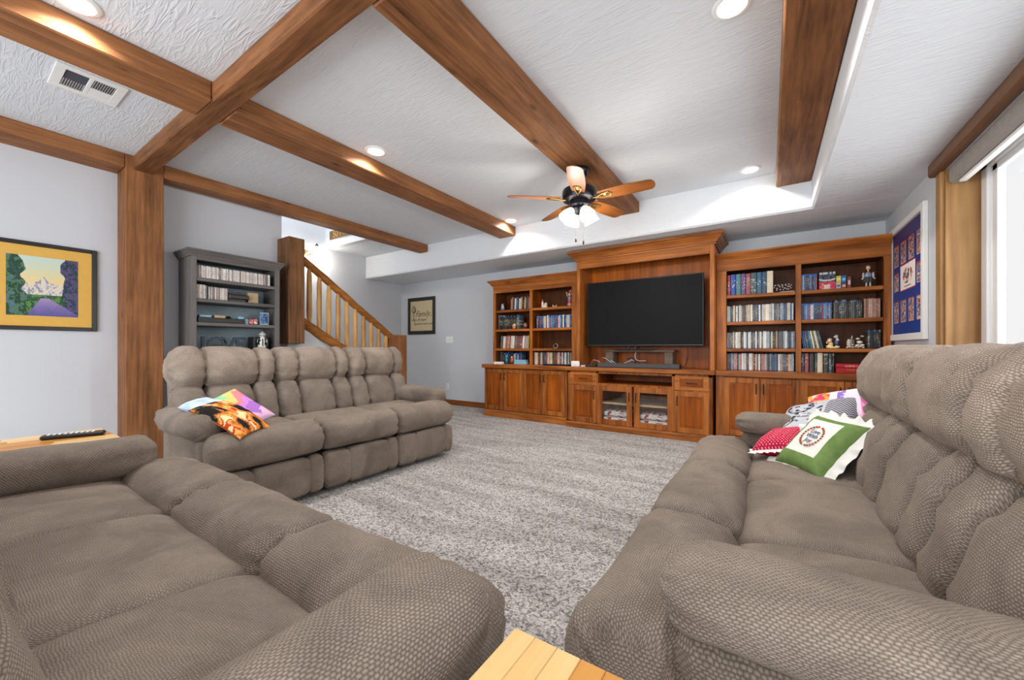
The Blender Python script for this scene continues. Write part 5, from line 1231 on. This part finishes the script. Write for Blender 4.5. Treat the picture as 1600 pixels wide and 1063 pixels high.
t = thing('remote_control', 'black remote control with grey buttons on the left side table', 'remote', (-2.79, 0.39, 0.62), None)
t.rotation_euler = (0, 0, -0.36)
part_mesh('remote_body', box(-0.024, 0.024, -0.105, 0.105, 0.0006, 0.021, b=0.006).mesh('remote_body', mats=(M['black'],)), t)
c = MB()
for i in range(3):
    for j in range(9): c.box(-0.017 + 0.013 * i, -0.009 + 0.013 * i, -0.085 + 0.018 * j, -0.075 + 0.018 * j, 0.020, 0.0235, b=0.001)
part_mesh('buttons', c.mesh('buttons', mats=(M['cable'],)), t)
part_mesh('power_button', MB().lathe([(0.005, 0.020), (0.005, 0.0238), (0.0, 0.024)], (0.012, 0.092, 0), 10).mesh('power_button', mats=(M['redbox'],)), t)

# ------------------------------------------------------------------ pillows
def pillow_mesh(w, h, th, fn, back, n=44, pinch=0.08, sag=0.0, seed=0, mat=None, crumple=0.006):
    vs = []; fs = []; cs = []
    for side in (1, -1):
        o = len(vs)
        for j in range(n + 1):
            for i in range(n + 1):
                u = 2 * i / n - 1; v = 2 * j / n - 1
                x = w / 2 * u * (1 - pinch * (1 - v * v) * abs(u)); y = h / 2 * v * (1 - pinch * (1 - u * u) * abs(v))
                k = max(0, (1 - u ** 4) * (1 - v ** 4)) ** 0.55
                z = side * (th / 2 * k + 0.0015) + crumple * (fbm(u * 2.6 + seed, v * 2.6, seed) - 0.5) * 2 * k
                z += sag * (u * u * 0.6 + v * v * 0.4)
                vs.append((x, y, z))
        for j in range(n):
            for i in range(n):
                a = o + j * (n + 1) + i; q = [a, a + 1, a + n + 2, a + n + 1]
                fs.append(q if side == 1 else q[::-1]); u, v = (i + 0.5) / n, (j + 0.5) / n
                cs.append(fn(u, v) if side == 1 else back(u, v))
    # sew the rim
    ring = [j * (n + 1) for j in range(n)] + [n * (n + 1) + i for i in range(n)] + [(n - j) * (n + 1) + n for j in range(n)] + [n - i for i in range(n)]
    o = (n + 1) ** 2
    for a, b_ in zip(ring, ring[1:] + ring[:1]): fs.append([a, b_, b_ + o, a + o]); cs.append(fn(0.01, 0.01))
    return color_mesh('pillow', vs, fs, cs, mat or M['textile'])
def ruffle_mesh(w, h, out, amp, waves, pinch=0.08, mat=None, seed=0, sag=0.0):
    n = 30; ring = []
    rim = [(-1, -1 + 2 * k / n) for k in range(n)] + [(-1 + 2 * k / n, 1) for k in range(n)] + [(1, 1 - 2 * k / n) for k in range(n)] + [(1 - 2 * k / n, -1) for k in range(n)]
    N = len(rim) * 3; vs = []; fs = []; m = 5
    for k in range(N):
        s_ = k / 3; i0 = int(s_) % len(rim); i1 = (i0 + 1) % len(rim); f_ = s_ - int(s_)
        u = rim[i0][0] * (1 - f_) + rim[i1][0] * f_; v = rim[i0][1] * (1 - f_) + rim[i1][1] * f_
        x = w / 2 * u * (1 - pinch * (1 - v * v) * abs(u)); y = h / 2 * v * (1 - pinch * (1 - u * u) * abs(v))
        d = Vector((u if abs(u) > 0.90 else u * 0.15, v if abs(v) > 0.90 else v * 0.15, 0)).normalized()
        for j in range(m + 1):
            r_ = j / m; wv = sin(2 * PI * waves * k / N + seed) + 0.4 * sin(2 * PI * waves * 1.7 * k / N)
            vs.append((x + d.x * out * (r_ - 0.12) * (1 + 0.12 * wv), y + d.y * out * (r_ - 0.12) * (1 + 0.12 * wv), amp * wv * r_ + sag * (u * u * 0.6 + v * v * 0.4) - 0.006 * r_))
    for k in range(N):
        for j in range(m): a = k * (m + 1) + j; b_ = ((k + 1) % N) * (m + 1) + j; fs.append([a, b_, b_ + 1, a + 1])
    me = bpy.data.meshes.new('ruffle'); me.from_pydata(vs, [], fs); me.materials.append(mat or M['lace']); me.polygons.foreach_set('use_smooth', [True] * len(me.polygons)); return me
def pillow(label, loc, rot, mesh, name='throw_pillow', grp='throw pillows on the right sofa'):
    t = thing(name, label, 'pillow', loc, grp); t.rotation_euler = rot
    part_mesh('pillow_cover', mesh, t); return t
WHITEC = (236, 232, 224)
def green_col(u, v):
    if 0.17 < u < 0.80 and 0.20 < v < 0.86: return WHITEC
    return lerp((98, 126, 68), (126, 152, 92), fbm(u * 12, v * 12, 2))
t = pillow('green and white embroidered pillow with white ruffle leaning on the right sofa', (0.195, 2.27, 0.60), (0.80, 0.02, -0.95), pillow_mesh(0.27, 0.31, 0.10, green_col, lambda u, v: (110, 140, 80), seed=2))
part_mesh('ruffle', ruffle_mesh(0.27, 0.31, 0.055, 0.009, 17, seed=1), t)
zt = 0.054
wr = [MB(), MB()]
for k in range(26):
    a = 2 * PI * k / 26
    if abs(sin(a * 2 + 0.3)) < 0.18: continue
    wr[k % 3 == 0].ball((-0.004 + 0.048 * cos(a), 0.008 + 0.056 * sin(a), zt + 0.001), (0.006, 0.006, 0.002), 8, 5)
part_mesh('flower_wreath', wr[0].mesh('wreath', mats=(M['ink_red'],)), t, label='embroidered red flower wreath')['kind'] = 'stuff'; part_mesh('leaf_wreath', wr[1].mesh('wreath', mats=(M['ink_green'],)), t)['kind'] = 'stuff'
for body, y in (('Live', 0.034), ('With', 0.008), ('Joy', -0.018)): part_mesh('embroidered_lettering', text_mesh(body, 0.030, 0.0008, 0.15, M['ink_blue']), t, (-0.004, y, zt + 0.001))
def red_col(u, v):
    i, j = u * 24, v * 28; return (236, 190, 204) if (abs(i - round(i)) < 0.24 and abs(j - round(j)) < 0.24 and (round(i) + round(j)) % 2 == 0) else lerp((178, 24, 58), (206, 40, 78), fbm(u * 6, v * 6, 5))
t = pillow('small red dotted pillow with white lace edge lying on the right sofa', (0.060, 2.44, 0.570), (0.264, -0.265, -0.48), pillow_mesh(0.20, 0.24, 0.10, red_col, lambda u, v: (190, 30, 60), n=110, seed=5))
part_mesh('lace_edge', ruffle_mesh(0.20, 0.24, 0.030, 0.004, 26, seed=3), t)
def grey_col(u, v):
    if u > 0.66:
        i, j = int(u * 38), int(v * 38); return (58, 56, 70) if (i + j) % 2 else (196, 196, 204)
    n = lerp((184, 188, 196), (206, 208, 214), fbm(u * 8, v * 8, 3))
    for (cx, cy, r_) in ((0.30, 0.70, 0.17), (0.16, 0.30, 0.12)):
        d = math.hypot(u - cx, v - cy)
        if abs(d - r_) < 0.012: return (62, 62, 70)
    if 0.10 < u < 0.62 and 0.22 < v < 0.82:
        row = int(v * 9); f_ = v * 9 - row
        if 0.2 < f_ < 0.85 and vn(u * 26 + row * 7, v * 30, 13 + row) > 0.58: return (60, 60, 68)
    return n
t = pillow('large grey pillow with black script and houndstooth edge behind the green one', (0.215, 2.58, 0.665), (0.42, -0.30, -0.40), pillow_mesh(0.37, 0.36, 0.12, grey_col, lambda u, v: (150, 150, 160), n=76, seed=8))
def pink_col(u, v):
    if u > 0.72: return lerp((236, 130, 186), (246, 160, 206), fbm(u * 5, v * 5, 7))
    if 0.44 < u < 0.54 and 0.2 < v < 0.9 and vn(u * 30, v * 30, 3) > 0.35: return (150, 116, 196)
    if u < 0.34 and fbm(u * 9, v * 7, 12) > 0.42: return (236, 168, 66) if fbm(u * 12, v * 12, 4) < 0.62 else (226, 66, 110)
    return lerp((240, 214, 232), (232, 226, 242), v)
t = pillow('white and pink floral printed pillow at the far back corner of the right sofa', (0.335, 2.66, 0.74), (0.50, -0.28, -0.30), pillow_mesh(0.36, 0.30, 0.08, pink_col, lambda u, v: (240, 200, 226), n=50, seed=11))
def orange_col(u, v):
    n = fbm(u * 3 + v * 2, v * 5 - u * 3, 21)
    if n > 0.60: return (40, 36, 34)
    if n > 0.54: return (90, 84, 62)
    if n > 0.45: return (222, 116, 44)
    if n > 0.36: return (240, 176, 96)
    if n > 0.30: return (206, 74, 40)
    return (244, 214, 160)
t = pillow('orange and black patterned pillow draped over the near arm of the left sofa', (-2.82, 1.06, 0.625), (0.12, 0.42, 0.42), pillow_mesh(0.40, 0.23, 0.08, orange_col, lambda u, v: (200, 110, 50), n=54, seed=14, sag=-0.03, crumple=0.012), grp='pillows on the left sofa')
def pastel_col(u, v):
    n = u * 0.6 + v * 0.5 + 0.3 * (fbm(u * 5, v * 5, 9) - 0.5)
    return pick([(150, 190, 226), (206, 226, 240), (150, 214, 160), (246, 206, 120), (240, 140, 150), (214, 140, 220), (176, 120, 206), (236, 190, 226)], n)
t = pillow('pastel rainbow pillow behind the orange one on the left sofa', (-3.05, 1.16, 0.61), (0.35, 0.55, 0.55), pillow_mesh(0.36, 0.34, 0.10, pastel_col, lambda u, v: (214, 200, 226), n=44, seed=17), grp='pillows on the left sofa')
def blue_col(u, v): return lerp((150, 180, 220), (226, 234, 244), fbm(u * 5, v * 5, 31) * 1.4 - 0.2)
t = pillow('pale blue corner of a soft pillow on the near arm of the left sofa', (-3.05, 0.99, 0.675), (0.2, 0.1, 0.3), pillow_mesh(0.22, 0.17, 0.07, blue_col, lambda u, v: (170, 196, 226), n=30, seed=19), grp='pillows on the left sofa')
